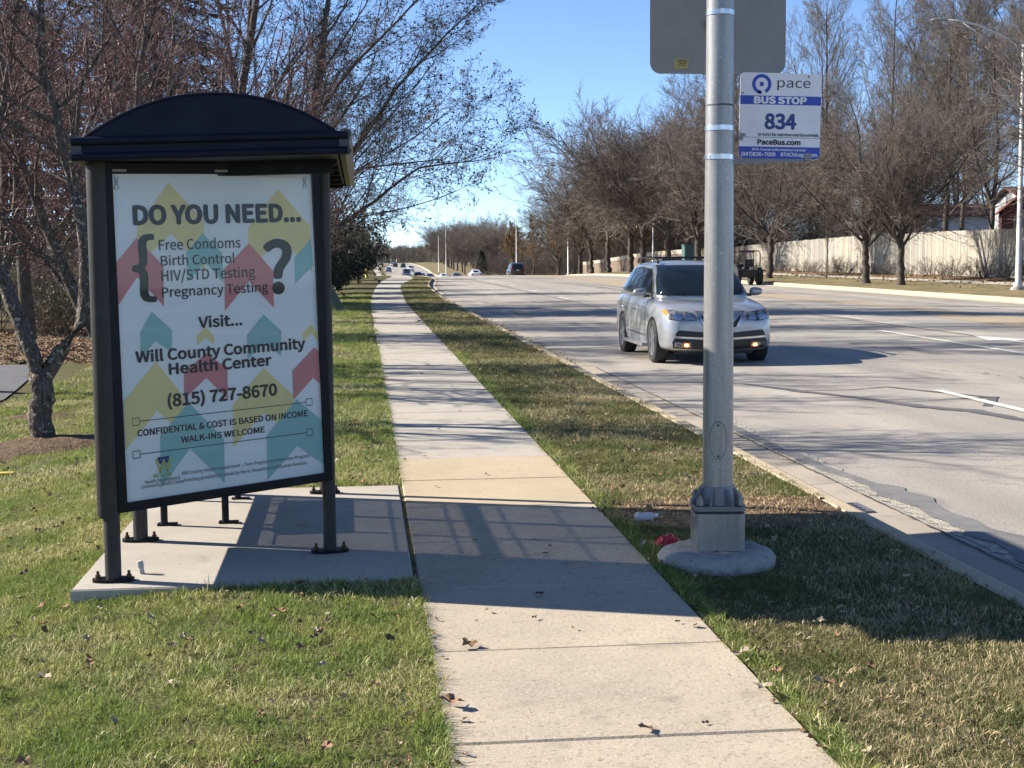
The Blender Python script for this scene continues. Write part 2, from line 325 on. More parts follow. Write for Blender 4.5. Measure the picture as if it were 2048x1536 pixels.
far_verge = strip('far_verge', lambda s: curbR(s) + .15, lambda s: curbR(s) + 600, SS, 40, zverge, M_VERGE, power=3.)
road = strip('road', lambda s: curbL(s) + .58, lambda s: curbR(s) - .45, SS, 24, zroad, M_ROAD)
# sidewalk slabs, each its own piece
walk = bpy.data.objects.new('sidewalk', None); COL.objects.link(walk); walk['kind'] = 'structure'
J0, DJ = 4.61, 1.123
rnd = random.Random(5)
def slab(s0, s1, m, nm='slab'):
    g = .006; b = MB(); a0, a1, b0, b1 = float(walkL(s0)), float(walkR(s0)), float(walkL(s1)), float(walkR(s1)); z0, z1 = float(zp(s0)), float(zp(s1)); c = .008
    dz = rnd.uniform(-.002, .002)
    top = [(a0+c, s0+g+c, z0+dz), (a1-c, s0+g+c, z0+dz), (b1-c, s1-g-c, z1+dz), (b0+c, s1-g-c, z1+dz)]
    mid = [(a0, s0+g, z0+dz-c), (a1, s0+g, z0+dz-c), (b1, s1-g, z1+dz-c), (b0, s1-g, z1+dz-c)]
    bot = [(x, y, z-.1) for x, y, z in mid]
    b.add(top+mid+bot, [(0, 1, 2, 3)] + [(4+i, 4+(i+1) % 4, (i+1) % 4, i) for i in range(4)] + [(8+i, 8+(i+1) % 4, 4+(i+1) % 4, 4+i) for i in range(4)])
    o = link(nm, b.mesh(nm, m), walk); return o
for k in range(-5, 62):
    s0 = J0 + k*DJ
    m = M_WALK if k < 4 else M_WALK3 if k in (4, 5) else M_WALK2
    slab(s0, s0 + DJ, m)
strip('far_pavement', walkL, walkR, np.concatenate([np.arange(J0+62*DJ, 320, 3.), np.arange(320, 1000, 20.)]), 3, lambda X, S: zp(S), M_WALK2, parent=walk, kind=None)
strip('joint_bed', lambda s: walkL(s)+.01, lambda s: walkR(s)-.01, np.arange(-8, J0+62*DJ, 2.), 2, lambda X, S: zp(S) - .018, mat('joint_dirt', (.06, .05, .035), .95), parent=walk, kind=None)
# concrete pad of the shelter
pad = MB(); PX0, PX1, PY0, PY1 = -1.47, .235, 7.05, 10.02
pz = [float(zp(PY0)) + .004, float(zp(PY1)) + .004]; ch = .008
def padmesh(b, x0, x1, y0, y1):
    zz = lambda y: float(zp(y)) + .004
    t = [(x0+ch, y0+ch, zz(y0)), (x1-ch, y0+ch, zz(y0)), (x1-ch, y1-ch, zz(y1)), (x0+ch, y1-ch, zz(y1))]; m = [(x0, y0, zz(y0)-ch), (x1, y0, zz(y0)-ch), (x1, y1, zz(y1)-ch), (x0, y1, zz(y1)-ch)]
    bt = [(x, y, z-.18) for x, y, z in m]
    b.add(t+m+bt, [(0, 1, 2, 3)] + [(4+i, 4+(i+1) % 4, (i+1) % 4, i) for i in range(4)] + [(8+i, 8+(i+1) % 4, 4+(i+1) % 4, 4+i) for i in range(4)])
padmesh(pad, PX0, PX1, PY0, PY1); pado = pad.build('concrete_pad', M_PAD, kind='structure')
# kerb and gutter, jointed
kerb = bpy.data.objects.new('kerb', None); COL.objects.link(kerb); kerb['kind'] = 'structure'
gut = bpy.data.objects.new('gutter', None); COL.objects.link(gut); gut['kind'] = 'structure'
def prof_piece(nm, s0, s1, prof, xf, m, par, g=.005, n=2):
    """prof: [(dx, dz)] left to right, relative to xf(s), zp(s)"""
    b = MB(); ys = [s0+g] + [s0 + (s1-s0)*i/n for i in range(1, n)] + [s1-g]; k = len(prof)
    vs = [(float(xf(y)) + dx, y, float(zp(y)) + dz) for y in ys for dx, dz in prof]
    fs = [(i*k+j, i*k+j+1, (i+1)*k+j+1, (i+1)*k+j) for i in range(len(ys)-1) for j in range(k-1)] + [tuple(range(k))[::-1], tuple((len(ys)-1)*k + j for j in range(k))]
    b.add(vs, fs); return link(nm, b.mesh(nm, m), par)
KP = [(0, -.2), (0, -.012), (.012, .0), (.10, .0), (.125, -.008), (.14, -.03), (.165, -.125), (.165, -.2)]
GP = [(.168, -.2), (.168, -.14), (.59, -.122), (.60, -.13), (.60, -.2)]
for k in range(-6, 26):
    s0 = 1.0 + 2.35*k
    prof_piece('kerb_block', s0, s0+2.35, KP, curbL, M_CURB, kerb); prof_piece('gutter_pan', s0, s0+2.35, GP, curbL, M_GUT, gut)
SF = np.concatenate([np.arange(62.1, 300, 4.), np.arange(300, 1000, 25.), np.arange(1000, 3000, 200.)])
def far_prof(nm, prof, xf, ss, m, par):
    k = len(prof); V = np.array([[(float(xf(y))+dx, y, float(zp(y))+dz) for dx, dz in prof] for y in ss]).reshape(-1, 3); i = np.arange(len(ss)-1)[:, None]*k + np.arange(k-1)
    return link(nm, npmesh(nm, V, np.stack([i, i+1, i+k+1, i+k], -1).reshape(-1, 4), m), par)
far_prof('far_kerb_run', KP, curbL, SF, M_CURB, kerb); far_prof('far_gutter_run', GP, curbL, SF, M_GUT, gut)
kerb2 = bpy.data.objects.new('opposite_kerb', None); COL.objects.link(kerb2); kerb2['kind'] = 'structure'
KP2 = [(-.47, -.13), (-.46, -.114), (-.012, -.125), (0, -.115), (.03, .015), (.045, .03), (.17, .035), (.17, -.2)]
for k in range(16): prof_piece('kerb_block', 30 + 5.8*k, 35.8 + 5.8*k, KP2, curbR, M_CURB, kerb2, g=.02)
far_prof('far_kerb_run', KP2, curbR, np.concatenate([[-40, 0, 29.9]]), M_CURB, kerb2); far_prof('far_kerb_run', KP2, curbR, np.concatenate([[122.9], SF[SF > 126]]), M_CURB, kerb2)
# asphalt scraps and dirt where the road meets the gutter
def ribbon(nm, pts, w, m, par, lift=.004, zf=zroad, jag=0., seed=1, kind=None, sub=6):
    rg = random.Random(seed); P = []
    for i in range(len(pts)-1):
        for j in range(sub):
            t = j/sub; P.append([pts[i][q]*(1-t) + pts[i+1][q]*t for q in range(len(pts[0]))])
    P.append(list(pts[-1])); vs = []; fs = []
    for i, p in enumerate(P):
        a = P[max(i-1, 0)]; c = P[min(i+1, len(P)-1)]; d = Vector((c[0]-a[0], c[1]-a[1])).normalized(); n = Vector((-d.y, d.x)); ww = (p[2] if len(p) > 2 else w) / 2
        l = ww*(1 + rg.uniform(-jag, jag)); r_ = ww*(1 + rg.uniform(-jag, jag))
        for q in (Vector(p[:2]) + n*l, Vector(p[:2]) - n*r_): vs.append((q.x, q.y, float(zf(q.x, q.y)) + lift))
        if i: k = len(vs); fs.append((k-4, k-2, k-1, k-3))
    b = MB(); b.add(vs, fs); o = link(nm, b.mesh(nm, m), par)
    for f in o.data.polygons: pass
    if kind: o['kind'] = kind
    return o
M_EDGE = mat('worn_asphalt_edge', (.40, .365, .30), .95, var=(.22, .2, .175), vscale=18, vlo=.42, vhi=.6, bump=(60, 1., .012))
M_PATCH = mat('dark_patch_asphalt', (.125, .122, .122), .75, var=(.18, .175, .17), vscale=5, fine=[((.26, .25, .23), 70, .6, .75)], bump=(70, .5, .004))
ribbon('worn_edge', [(3.78, y, .18) for y in np.arange(2.5, 16, .25)], .2, M_EDGE, road, .004, jag=.45, seed=3, sub=3)
ribbon('asphalt_patch', [(3.74, 2.6, .06), (3.75, 3.5, .1), (3.77, 5, .09), (3.8, 6.6, .10), (3.84, 7.4, .22), (3.9, 8.2, .26), (3.86, 8.9, .2), (3.9, 9.8, .3), (3.84, 10.4, .12), (3.75, 11.2, .16), (3.74, 12.5, .1), (3.76, 14, .12), (3.72, 15.4, .02)], .2, M_PATCH, road, .008, jag=.4, seed=8, sub=5)
ribbon('gutter_crack', [(3.62, y, .018) for y in np.arange(2.5, 22, .3)], .02, mat('crack_dark', (.05, .045, .04), .95), road, .012, jag=.9, seed=9, sub=3)
# tar seams
for i, (pts) in enumerate([
    [(12.1, 6, .07), (12.3, 24, .07), (12.4, 40, .08), (12.3, 70, .09), (12.0, 120, .1)],
    [(7.65, 30, .06), (7.75, 60, .07), (7.9, 90, .09), (8.1, 130, .09)],
    [(5.1, 18.4, .05), (5.5, 17.3, .16), (5.95, 16.3, .1), (6.3, 15.2, .2), (6.65, 14.7, .22), (6.8, 13.8, .14), (6.95, 13.2, .05)],
    [(5.45, 17.4, .04), (6.1, 17.25, .035), (6.75, 17.5, .05), (7.15, 16.6, .08), (7.5, 15.9, .06)],
    [(6.2, 15.7, .02), (6.9, 15.9, .025), (7.5, 16.0, .12), (7.0, 15.1, .1)],
    [(7.4, 30, .02), (5.5, 29.4, .05), (3.7, 29.8, .02)], [(7.6, 52, .02), (5.6, 51, .06), (3.7, 50.5, .02)], [(4.2, 40.2, .02), (5.5, 40.6, .09), (6.2, 40.4, .02)],
    [(12.6, 120, .05), (13.2, 92, .12), (13.1, 70, .14), (12.9, 50, .1)]]):
    ribbon('tar_seam', pts, .1, M_TAR, road, .008, jag=.35, seed=20+i)
# lane markings, each its own piece
def dash(x0, s0, x1, s1, w=.12): ribbon('lane_dash', [(x0, s0), (x1, s1)], w, M_PAINT, road, .012, jag=.12, seed=int(s0*7), sub=8)
dash(7.18, 16.9, 7.16, 12.2, .13)
for s0 in (2.0, 27.5, 42.0, 53.6, 65.5, 77.5, 90, 102, 115): x = 7.15 + min(.02*(s0-14), 1.35) if s0 > 14 else 7.15; dash(x, s0 + 3., x, s0, .13)
ribbon('solid_line', [(10.85, 2), (10.98, 22.3), (11.21, 29.5)], .16, M_PAINT, road, .012, jag=.08, seed=4, sub=20)
for s0 in (34.6, 40.6, 46.2, 52, 58, 64): dash(12.75 + .07*(s0-35)/1., s0 + 1.6, 12.7 + .07*(s0-35)/1., s0, .15)
for s0 in (40, 52, 64, 76, 88, 100): dash(19.6, s0 + 3, 19.6, s0, .12)
b = MB(); A0 = Vector((11.95, 24.6)); q = lambda x, y: (x + .4, y + .9, float(zroad(x + .4, y + .9)) + .012)         # turn arrow painted in the turning lane
b.add([q(11.78, 21.6), q(11.96, 21.6), q(11.96, 24.6), q(11.78, 24.6)], [(0, 1, 2, 3)])
b.add([q(11.96, 23.9), q(12.9, 23.9), q(12.9, 24.3), q(11.96, 24.3)], [(0, 1, 2, 3)]); b.add([q(12.9, 23.3), q(13.5, 24.1), q(12.9, 24.9)], [(0, 1, 2)])
b.add([q(11.45, 24.6), q(12.29, 24.6), q(11.87, 26.3)], [(0, 1, 2)])
link('turn_arrow', b.mesh('turn_arrow', M_PAINT), road)
# flush tan median
ms = np.arange(-10, 260, 3.)
def medL(s): return pchip([-20, 24, 34, 42, 52, 70, 100, 150, 300], [15.0, 14.8, 14.85, 16.6, 15.9, 13.6, 15., 15.2, 15.6], s)
def medR(s): return pchip([-20, 30, 50, 100, 300], [17.3, 17.3, 17.2, 17.2, 17.8], s)
strip('median_strip', medL, medR, ms, 6, zroad, M_MEDIAN, parent=road, kind=None, lift=.005)
# far sidewalk beyond the opposite kerb
strip('opposite_sidewalk', lambda s: curbR(s) + 4.3, lambda s: curbR(s) + 5.6, np.arange(-20, 240, 4.), 3, zverge, M_WALK2, lift=.02)
# left driveway with its edge, leaf litter
strip('driveway', c_(-30), lambda s: -5.0 - .06*max(s-20, 0)*2.2, np.arange(17.5, 26.6, .7), 12, zlawn, M_DRIVE, lift=.02)
for y0 in np.arange(-18, -5, 2.): pass
dk = MB()
dk.prism([(-16, 18.1), (-5.35, 17.5), (-5.3, 17.72), (-16, 18.32)], -.36, -.145); dk.build('driveway_edge', M_WALK2, kind='structure')
# leaf-covered bed behind
def bed(nm, cx, cy, rx, ry, m, h, seed, zf, n=40, lift=.004, clamp=None):
    rg = random.Random(seed); ph = [rg.uniform(0, 6.3) for _ in range(4)]; vs = [(cx, cy, float(zf(cx, cy)) + lift + h)]; fs = []; rings = 7
    for j in range(1, rings+1):
        for k in range(n):
            a = 2*math.pi*k/n; f = 1 + .1*math.sin(3*a+ph[0]) + .06*math.sin(5*a+ph[1]) + .04*math.sin(11*a+ph[2]); t = j/rings
            x, y = cx + rx*f*t*math.cos(a), cy + ry*f*t*math.sin(a); x = min(max(x, clamp[0]), clamp[1]) if clamp else x; vs.append((x, y, float(zf(x, y)) + lift + h*(1-t**2) + rg.uniform(-1, 1)*h*.12*(1-t)))
    for k in range(n): fs.append((0, 1+k, 1+(k+1) % n))
    for j in range(rings-1):
        for k in range(n): a = 1+j*n+k; c = 1+j*n+(k+1) % n; fs.append((a, a+n, c+n, c))
    b = MB(); b.add(vs, fs); return b.build(nm, m, None, True, kind='structure')
bed('mulch_bed', -3.3, 14.62, .95, .62, M_SOIL, .12, 3, zlawn, lift=0.)
bed('mulch_bed', -4.0, 17.9, .42, .4, M_SOIL, .05, 5, zlawn, lift=0.)
bed('bare_soil', 2.28, 8.72, 1.0, .58, mat('strip_soil', (.13, .085, .052), .95, var=(.22, .15, .09), vscale=9, fine=[((.07, .05, .03), 28, .5, .7), ((.4, .3, .19), 20, .6, .72)], bump=(45, 1., .02), spec=.1), .012, 6, lambda x, y: float(zp(y)), lift=-.004, clamp=(1.535, 3.04))
strip('litter_bed', c_(-60), lambda s: -3.6 - .9*math.exp(-((s-27)/4)**2), np.arange(26.7, 46, 1.), 20, zlawn, M_LITTER, lift=.012)
strip('planting_bed', lambda s: curbR(s) + 5.7, lambda s: curbR(s) + 8.4, np.arange(36, 200, 4.), 6, zverge, M_LITTER, lift=.03)
# ---------------------------------------------------------------- bus shelter
zpd = lambda y: float(zp(y)) + .004
sh = thing('bus_shelter', (-.75, 8.5, zpd(8.5)), 'dark bus shelter with arched roof and large health poster on its near end', 'bus shelter')
P1, P2, P3, P4, P5 = (-1.29, 7.22), (-.205, 7.78), (-1.31, 8.24), (-1.31, 9.92), (-.285, 9.75)
TILT = .028
def post(p, sleeve, r0, r1, ztop, rz):
    z = zpd(p[1]); b = MB(); b.tube([(p[0], p[1], z), (p[0], p[1], z + ztop)], r0, 20)
    if sleeve: b.tube([(p[0]-.012, p[1], z + .33), (p[0]-.012, p[1], z + .345), (p[0]-.012, p[1], z + ztop)], [r1-.006, r1, r1], 28)
    o = b.build('post', M_POST, sh); smooth_by_angle(o)
    bp = MB(); q = Matrix.Rotation(rz, 3, 'Z'); L_, W_ = .105, .052; out = []
    for k in range(24):
        a = 2*math.pi*k/24; v = Vector((L_*math.copysign(abs(math.cos(a))**.7, math.cos(a)), W_*math.copysign(abs(math.sin(a))**.7, math.sin(a)), 0)); v = q @ v; out.append((p[0]+v.x, p[1]+v.y))
    bp.prism(out, z + .0, z + .016); smooth_by_angle(bp.build('base_plate', M_BLACK, o))
    for sx in (-1, 1):
        v = q @ Vector((.078*sx, 0, 0)); bb = MB(); c = (p[0]+v.x, p[1]+v.y)
        bb.lathe([(.017, z+.016), (.017, z+.019), (.0135, z+.02), (.0135, z+.034), (.008, z+.035), (.008, z+.052), (.006, z+.054)], (c[0], c[1], 0), 6); bb.build('anchor_bolt', M_BOLT, o)
    return o
post(P1, True, .041, .058, 2.12, R(0)); post(P2, False, .036, .036, 2.16, R(10)); post(P3, False, .042, .042, 2.12, R(0)); post(P4, False, .042, .042, 2.1, R(0)); post(P5, False, .036, .036, 2.16, R(0))
# advertising panel: a shallow framed case between P1 and P2
AX = Vector((.887, .4617, 0)).normalized(); AN = Vector((.4617, -.887, 0)).normalized(); A0 = Vector((-1.27, 7.2, 0))
corner = {(0, 0): (.060, .446), (1, 0): (1.174, .500), (1, 1): (1.130, 2.133), (0, 1): (.036, 2.105)}
def pan(u, v, d=0.):
    """poster coordinates (0..1) -> world, d metres proud of the paper"""
    cu = [(1-u)*(1-v), u*(1-v), u*v, (1-u)*v]; ks = [(0, 0), (1, 0), (1, 1), (0, 1)]
    a = sum(c*corner[k][0] for c, k in zip(cu, ks)); z = sum(c*corner[k][1] for c, k in zip(cu, ks)); p = A0 + AX*a + AN*d; return (p.x, p.y, z)
b = MB()
def bar(u0, u1, v0, v1, d0, d1):
    vs = [pan(u, v, d) for d in (d0, d1) for v in (v0, v1) for u in (u0, u1)]; b.add(vs, [(0, 2, 3, 1), (4, 5, 7, 6), (0, 1, 5, 4), (2, 6, 7, 3), (0, 4, 6, 2), (1, 3, 7, 5)])
e = .001
bar(-.040, -.0, -.028, 1.032, -.10, .022); bar(1., 1.036, -.028, 1.032, -.10, .022); bar(0., 1., -.028, 0., -.10, .021); bar(0., 1., 1., 1.032, -.10, .021)
bar(-.058, -.043, -.024, 1.03, -.08, .006); bar(-.001, 1.001, -.001, 1.001, -.098, -.012)
for k in (.0, .5, .955): bar(k, k+.045, 1.0325, 1.036, -.03, .012)
panel = b.build('ad_panel', M_BLACK, sh)
hg = MB(); b = hg
for u in (.035, .525, .955): b = MB(); bar(u-.035, u+.03, 1.006, 1.013, .0225, .0255); b.build('hinge_plate', mat('worn_plate', (.25, .24, .22), .6, .4), panel)
b = MB(); n = 12; b.add([pan(i/n, j/n, 0) for j in range(n+1) for i in range(n+1)], [(j*(n+1)+i, j*(n+1)+i+1, (j+1)*(n+1)+i+1, (j+1)*(n+1)+i) for j in range(n) for i in range(n)])
b.build('poster', M_POSTER, panel)
PP = [
('y', [(0.2685, 0.9739), (0.433, 0.8533), (0.4295, 0.6963), (0.2708, 0.8164), (0.1028, 0.7255), (0.1108, 0.8421)]),
('y', [(0.8203, 0.952), (0.9822, 0.8295), (0.9822, 0.6757), (0.8227, 0.7973), (0.6522, 0.6933), (0.654, 0.8278)]),
('r', [(0.1038, 0.8069), (0.227, 0.7191), (0.2207, 0.5934), (0.1002, 0.6872), (0.0048, 0.6049), (0.0033, 0.7327)]),
('t', [(0.4245, 0.817), (0.5183, 0.7514), (0.5168, 0.657), (0.4315, 0.7248), (0.3389, 0.6658), (0.3405, 0.7586)]),
('r', [(0.6558, 0.7807), (0.7748, 0.6866), (0.7716, 0.5669), (0.6471, 0.6577), (0.518, 0.5673), (0.5249, 0.7016)]),
('t', [(0.9834, 0.7877), (0.8903, 0.7281), (0.8868, 0.6403), (0.9894, 0.6989)]),
('t', [(0.1606, 0.5803), (0.2537, 0.5187), (0.2489, 0.4487), (0.1708, 0.4885), (0.0968, 0.4353), (0.1026, 0.5196)]),
('t', [(0.7149, 0.5479), (0.8047, 0.4898), (0.7974, 0.4061), (0.7136, 0.4557), (0.6216, 0.406), (0.6246, 0.4853)]),
('y', [(0.4197, 0.5205), (0.4574, 0.4901), (0.4555, 0.4631), (0.4175, 0.4889), (0.3713, 0.4643), (0.3734, 0.4942)]),
('y', [(0.9645, 0.5057), (0.9981, 0.474), (0.9961, 0.4473), (0.9623, 0.4757), (0.9167, 0.4512), (0.9186, 0.4778)]),
('r', [(0.4138, 0.4367), (0.5178, 0.3846), (0.5133, 0.2838), (0.4109, 0.3591), (0.2963, 0.2986), (0.3023, 0.3846)]),
('r', [(0.9753, 0.4265), (0.9991, 0.4119), (0.9968, 0.3029), (0.9625, 0.3251), (0.8512, 0.2574), (0.8528, 0.3551)]),
('y', [(0.1711, 0.425), (0.2968, 0.3049), (0.2883, 0.183), (0.1653, 0.2719), (0.0087, 0.1611), (0.0099, 0.3121)]),
('y', [(0.7025, 0.3738), (0.8524, 0.2739), (0.8428, 0.1387), (0.6922, 0.2275), (0.5301, 0.1267), (0.5373, 0.2645)]),
('t', [(0.3174, 0.2877), (0.4842, 0.1578), (0.4792, 0.0141), (0.3146, 0.1415), (0.1649, 0.0268), (0.1739, 0.1921)]),
('t', [(0.8676, 0.2596), (0.999, 0.1784), (0.9992, 0.027), (0.8619, 0.104), (0.6972, 0.0032), (0.7024, 0.1499)]),
]
PT = [
('DO YOU NEED...', 0.0974, 0.9287, 0.8484, 0.0537, 0.019),
('Free Condoms', 0.2091, 0.6109, 0.7674, 0.031, 0.004),
('Birth Control', 0.2153, 0.5793, 0.7194, 0.0294, 0.004),
('HIV/STD Testing', 0.2144, 0.679, 0.6717, 0.0318, 0.004),
('Pregnancy Testing', 0.2134, 0.7435, 0.6221, 0.0295, 0.004),
('{', 0.0836, 0.1815, 0.6122, 0.2021, 0.006),
('?', 0.7356, 0.8687, 0.6159, 0.1697, 0.01),
('Visit...', 0.3852, 0.6011, 0.5196, 0.0331, 0.012),
('Will County Community', 0.0761, 0.9251, 0.4269, 0.0329, 0.014),
('Health Center', 0.2317, 0.7421, 0.3814, 0.0327, 0.014),
('(815) 727-8670', 0.2187, 0.764, 0.2812, 0.0366, 0.014),
('CONFIDENTIAL & COST IS BASED ON INCOME', 0.0675, 0.9224, 0.1995, 0.0191, 0.012),
('WALK-INS WELCOME', 0.2729, 0.6923, 0.1632, 0.0181, 0.012),
('Will County Health Department – Teen Pregnancy Prevention Program', 0.2685, 0.9234, 0.0602, 0.0109, 0.004),
('Funding provided in whole by the IL Department of Human Services', 0.279, 0.908, 0.0374, 0.0109, 0.004),
('Will County', 0.1322, 0.2221, 0.0638, 0.0123, 0.004),
('Health Department &', 0.0915, 0.2593, 0.0486, 0.0109, 0.004),
('Community Health Center', 0.072, 0.2802, 0.0359, 0.0107, 0.004),
]
for i, (c, poly) in enumerate(PP):
    b = MB(); b.add([pan(u, v, .0008 + .00012*i) for u, v in poly], [tuple(range(len(poly)))[::-1] if False else tuple(range(len(poly)))])
    me = b.mesh('printed_arrow', {'y': M_PY, 'r': M_PR, 't': M_PT}[c]); bm = bmesh.new(); bm.from_mesh(me); bmesh.ops.triangulate(bm, faces=bm.faces[:]); bm.to_mesh(me); bm.free(); link('printed_arrow', me, panel)
pfn = lambda u, v: pan(u, v, .0035)
for s, u0, u1, v0, h, bo in PT:
    m = M_INK if h > .015 else M_GREY
    put_text(s, u0, u1, v0, h, pfn, mat('print_olive', (.4, .42, .12), .6) if s == 'Will County' else m, panel, bo, s in ('{', '?'))
b = MB()
def flat(u0, v0, u1, v1, w=.0012, d=.0035):
    du, dv = u1-u0, v1-v0; l = math.hypot(du, dv); nu, nv = -dv/l*w, du/l*w
    b.add([pan(u0-nu, v0-nv, d), pan(u1-nu, v1-nv, d), pan(u1+nu, v1+nv, d), pan(u0+nu, v0+nv, d)], [(0, 1, 2, 3)])
for (u0, v0, u1, v1) in [(.0799, .2455, .9175, .2455), (.0753, .1435, .9129, .1435)]:
    flat(u0, v0, u1, v1)
    for uc in (u0 - .017, u1 + .017):
        su, sv = .0165, .011
        for q in ((-su, -sv, su, -sv), (su, -sv, su, sv), (su, sv, -su, sv), (-su, sv, -su, -sv)): flat(uc+q[0], v0+q[1], uc+q[2], v0+q[3])
b.build('printed_rule', M_INK, panel)
b = MB()                                                             # the W emblem: two figures with raised arms over an outlined W
for q in ((.150, .121, .166, .079), (.166, .079, .1835, .113), (.1835, .113, .201, .079), (.201, .079, .217, .121)): flat(*q, w=.0042)
b.build('emblem', mat('print_lime', (.45, .46, .12), .6), panel); b = MB()
for q in ((.158, .126, .168, .107), (.168, .107, .182, .126), (.186, .126, .199, .107), (.199, .107, .209, .126)): flat(*q, w=.004, d=.004)
for cu in (.1685, .1985): b.add([pan(cu + .006*math.cos(a), .1235 + .0042*math.sin(a), .004) for a in np.linspace(0, 6.28, 11)[:-1]], [tuple(range(10))])
b.build('emblem', M_NAVY, panel)
for u in (.022, .962):                                               # wire clips
    b = MB(); b.tube([pan(u-.008, .992, .004), pan(u-.003, .972, .004), pan(u-.012, .955, .004), pan(u+.012, .955, .004), pan(u+.003, .972, .004), pan(u+.008, .992, .004)], .0016, 5); b.build('clip', M_INK, panel)
gm = bpy.data.materials.new('pane'); gm.use_nodes = True; N = gm.node_tree.nodes; L = gm.node_tree.links
for n_ in list(N): N.remove(n_)
o_ = N.new('ShaderNodeOutputMaterial'); mx = N.new('ShaderNodeMixShader'); tr = N.new('ShaderNodeBsdfTransparent'); gl = N.new('ShaderNodeBsdfGlossy'); gl.inputs['Roughness'].default_value = .03; fr = N.new('ShaderNodeFresnel'); fr.inputs['IOR'].default_value = 1.2
tr.inputs['Color'].default_value = (.93, .95, .95, 1); L.new(fr.outputs[0], mx.inputs[0]); L.new(tr.outputs[0], mx.inputs[1]); L.new(gl.outputs[0], mx.inputs[2]); L.new(mx.outputs[0], o_.inputs['Surface'])
b = MB(); b.add([pan(u, v, d) for d in (.010, .014) for v in (.0, 1.) for u in (.0, 1.)], [(0, 2, 3, 1), (4, 5, 7, 6), (0, 1, 5, 4), (2, 6, 7, 3), (0, 4, 6, 2), (1, 3, 7, 5)]); b.build('glass_pane', gm, panel)
# side panel P1-P3, perforated back screen P3-P4
b = MB(); b.box((-1.31, 7.73, 1.24), (.055, .90, 1.72)); b.build('side_panel', M_BLACK, sh)
b = MB(); zb = zpd(9)
for z, d in ((.37, .05), (1.19, .055), (2.05, .05)): b.box((-1.31, 9.08, zb + z), (.04, 1.6, d))
for y in (8.78, 9.28): b.box((-1.31, y, zb + 1.21), (.041, .028, 1.63))
b.build('screen_frame', M_BLACK, sh)
b = MB(); y = 8.295
while y < 9.88: b.box((-1.31, y, zb + 1.21), (.003, .0166, 1.62)); y += .0195
for z in np.arange(.46, 2.02, .21): b.box((-1.307, 9.085, zb + z), (.003, 1.58, .012))
b.build('screen_slats', M_BLACK, sh, kind='stuff')
# bench
bn = MB(); bn.box((-1.055, 9.15, zb + .42), (.40, 1.0, .022)); bench = bn.build('bench', M_BLACK, sh)
for x_, y_ in ((-1.24, 8.71), (-.87, 8.73), (-1.24, 9.6), (-.87, 9.6)): bn = MB(); bn.tube([(x_, y_, zb), (x_, y_, zb+.41)], .022, 12); bn.box((x_+.02, y_, zb+.006), (.12, .06, .012)); bn.build('leg', M_BLACK, bench)
for k in range(10): sb = MB(); sb.box((-1.25 + .043*k, 9.15, zb + .447), (.036, 1.15, .03)); sb.build('slat', M_BLACK, bench)
# roof
YN, YF, XL, XR = 6.95, 9.80, -1.36, -.072
def rz_(x): return TILT*(x - XL)
ZB, ZT, RISE = 2.145, 2.248, .205
def dome(t, lift=0.): x = XL + .03 + (XR - XL - .06)*t; return x, ZT + rz_(x) + RISE*(1 - abs(2*t-1)**2.15) + lift
nn = 36
b = MB(); ys = [YN+.03, YF-.03]
vs = [(dome(i/nn)[0], y, dome(i/nn)[1]) for y in ys for i in range(nn+1)] + [(dome(i/nn)[0], y, dome(i/nn)[1]-.02) for y in ys for i in range(nn+1)]
k = nn+1; fs = [(i, i+1, k+i+1, k+i) for i in range(nn)] + [(2*k+i+1, 2*k+i, 3*k+i, 3*k+i+1) for i in range(nn)]
b.add(vs, fs); smooth_by_angle(b.build('roof_dome', M_ROOF, sh))
for y0, y1 in ((YN+.012, YN+.032), (YF-.032, YF-.012)):
    b = MB(); poly = [(XL+.03, ZB+.02+rz_(XL)), (XR-.03, ZB+.02+rz_(XR))] + [dome(1-i/nn, .004) for i in range(nn+1)]
    b.prism(poly, y0, y1, lambda x, z, y: (x, y, z)); smooth_by_angle(b.build('fascia', M_ROOF, sh))
    b = MB(); b.tube([(dome(i/nn)[0], (y0 if y0 < 8 else y1), dome(i/nn)[1]) for i in range(nn+1)], .008, 8); smooth_by_angle(b.build('arch_trim', M_ROOF, sh))
for y in (YN, YF):
    for z, r_ in ((ZT-.006, .020), (ZB+.022, .019)): b = MB(); b.tube([(XL-.012, y, z + rz_(XL)), (XR+.012, y, z + rz_(XR))], r_, 12); smooth_by_angle(b.build('end_bead', M_ROOF, sh))
for x, sx in ((XL, -1), (XR, 1)):
    b = MB(); z0 = rz_(x); pr = [(0, ZB), (.02*sx, ZB+.003), (.032*sx, ZB+.018), (.022*sx, ZB+.038), (.018*sx, ZB+.06), (.022*sx, ZB+.085), (.032*sx, ZB+.10), (.03*sx, ZB+.12), (.0, ZB+.13), (-.03*sx, ZB+.10), (-.03*sx, ZB+.01)]
    n = len(pr); b.add([(x + dx, y, z + z0) for y in (YN+.013, YF-.013) for dx, z in pr], [(i, (i+1) % n, n + (i+1) % n, n+i) for i in range(n)] + [tuple(range(n)), tuple(range(n, 2*n))[::-1]])
    b.build('eave_gutter', mat('eave_paint', (.05, .05, .052), .4, .3, var=(.12, .115, .11), vscale=9, vlo=.55, vhi=.75), sh)
b = MB(); poly = [(XL+.04, ZB+.014+rz_(XL)), (XR-.04, ZB+.014+rz_(XR)), (XR-.04, ZB+.034+rz_(XR)), (XL+.04, ZB+.034+rz_(XL))]
b.prism(poly, YN+.04, YF-.04, lambda x, z, y: (x, y, z))
for y in np.arange(7.5, 9.8, .45): b.box(((XL+XR)/2, y, ZB + .003 + rz_(-.74)), (XR-XL-.1, .03, .026), mtx=Matrix.Rotation(-TILT, 3, 'Y'))
b.build('soffit', M_BLACK, sh)
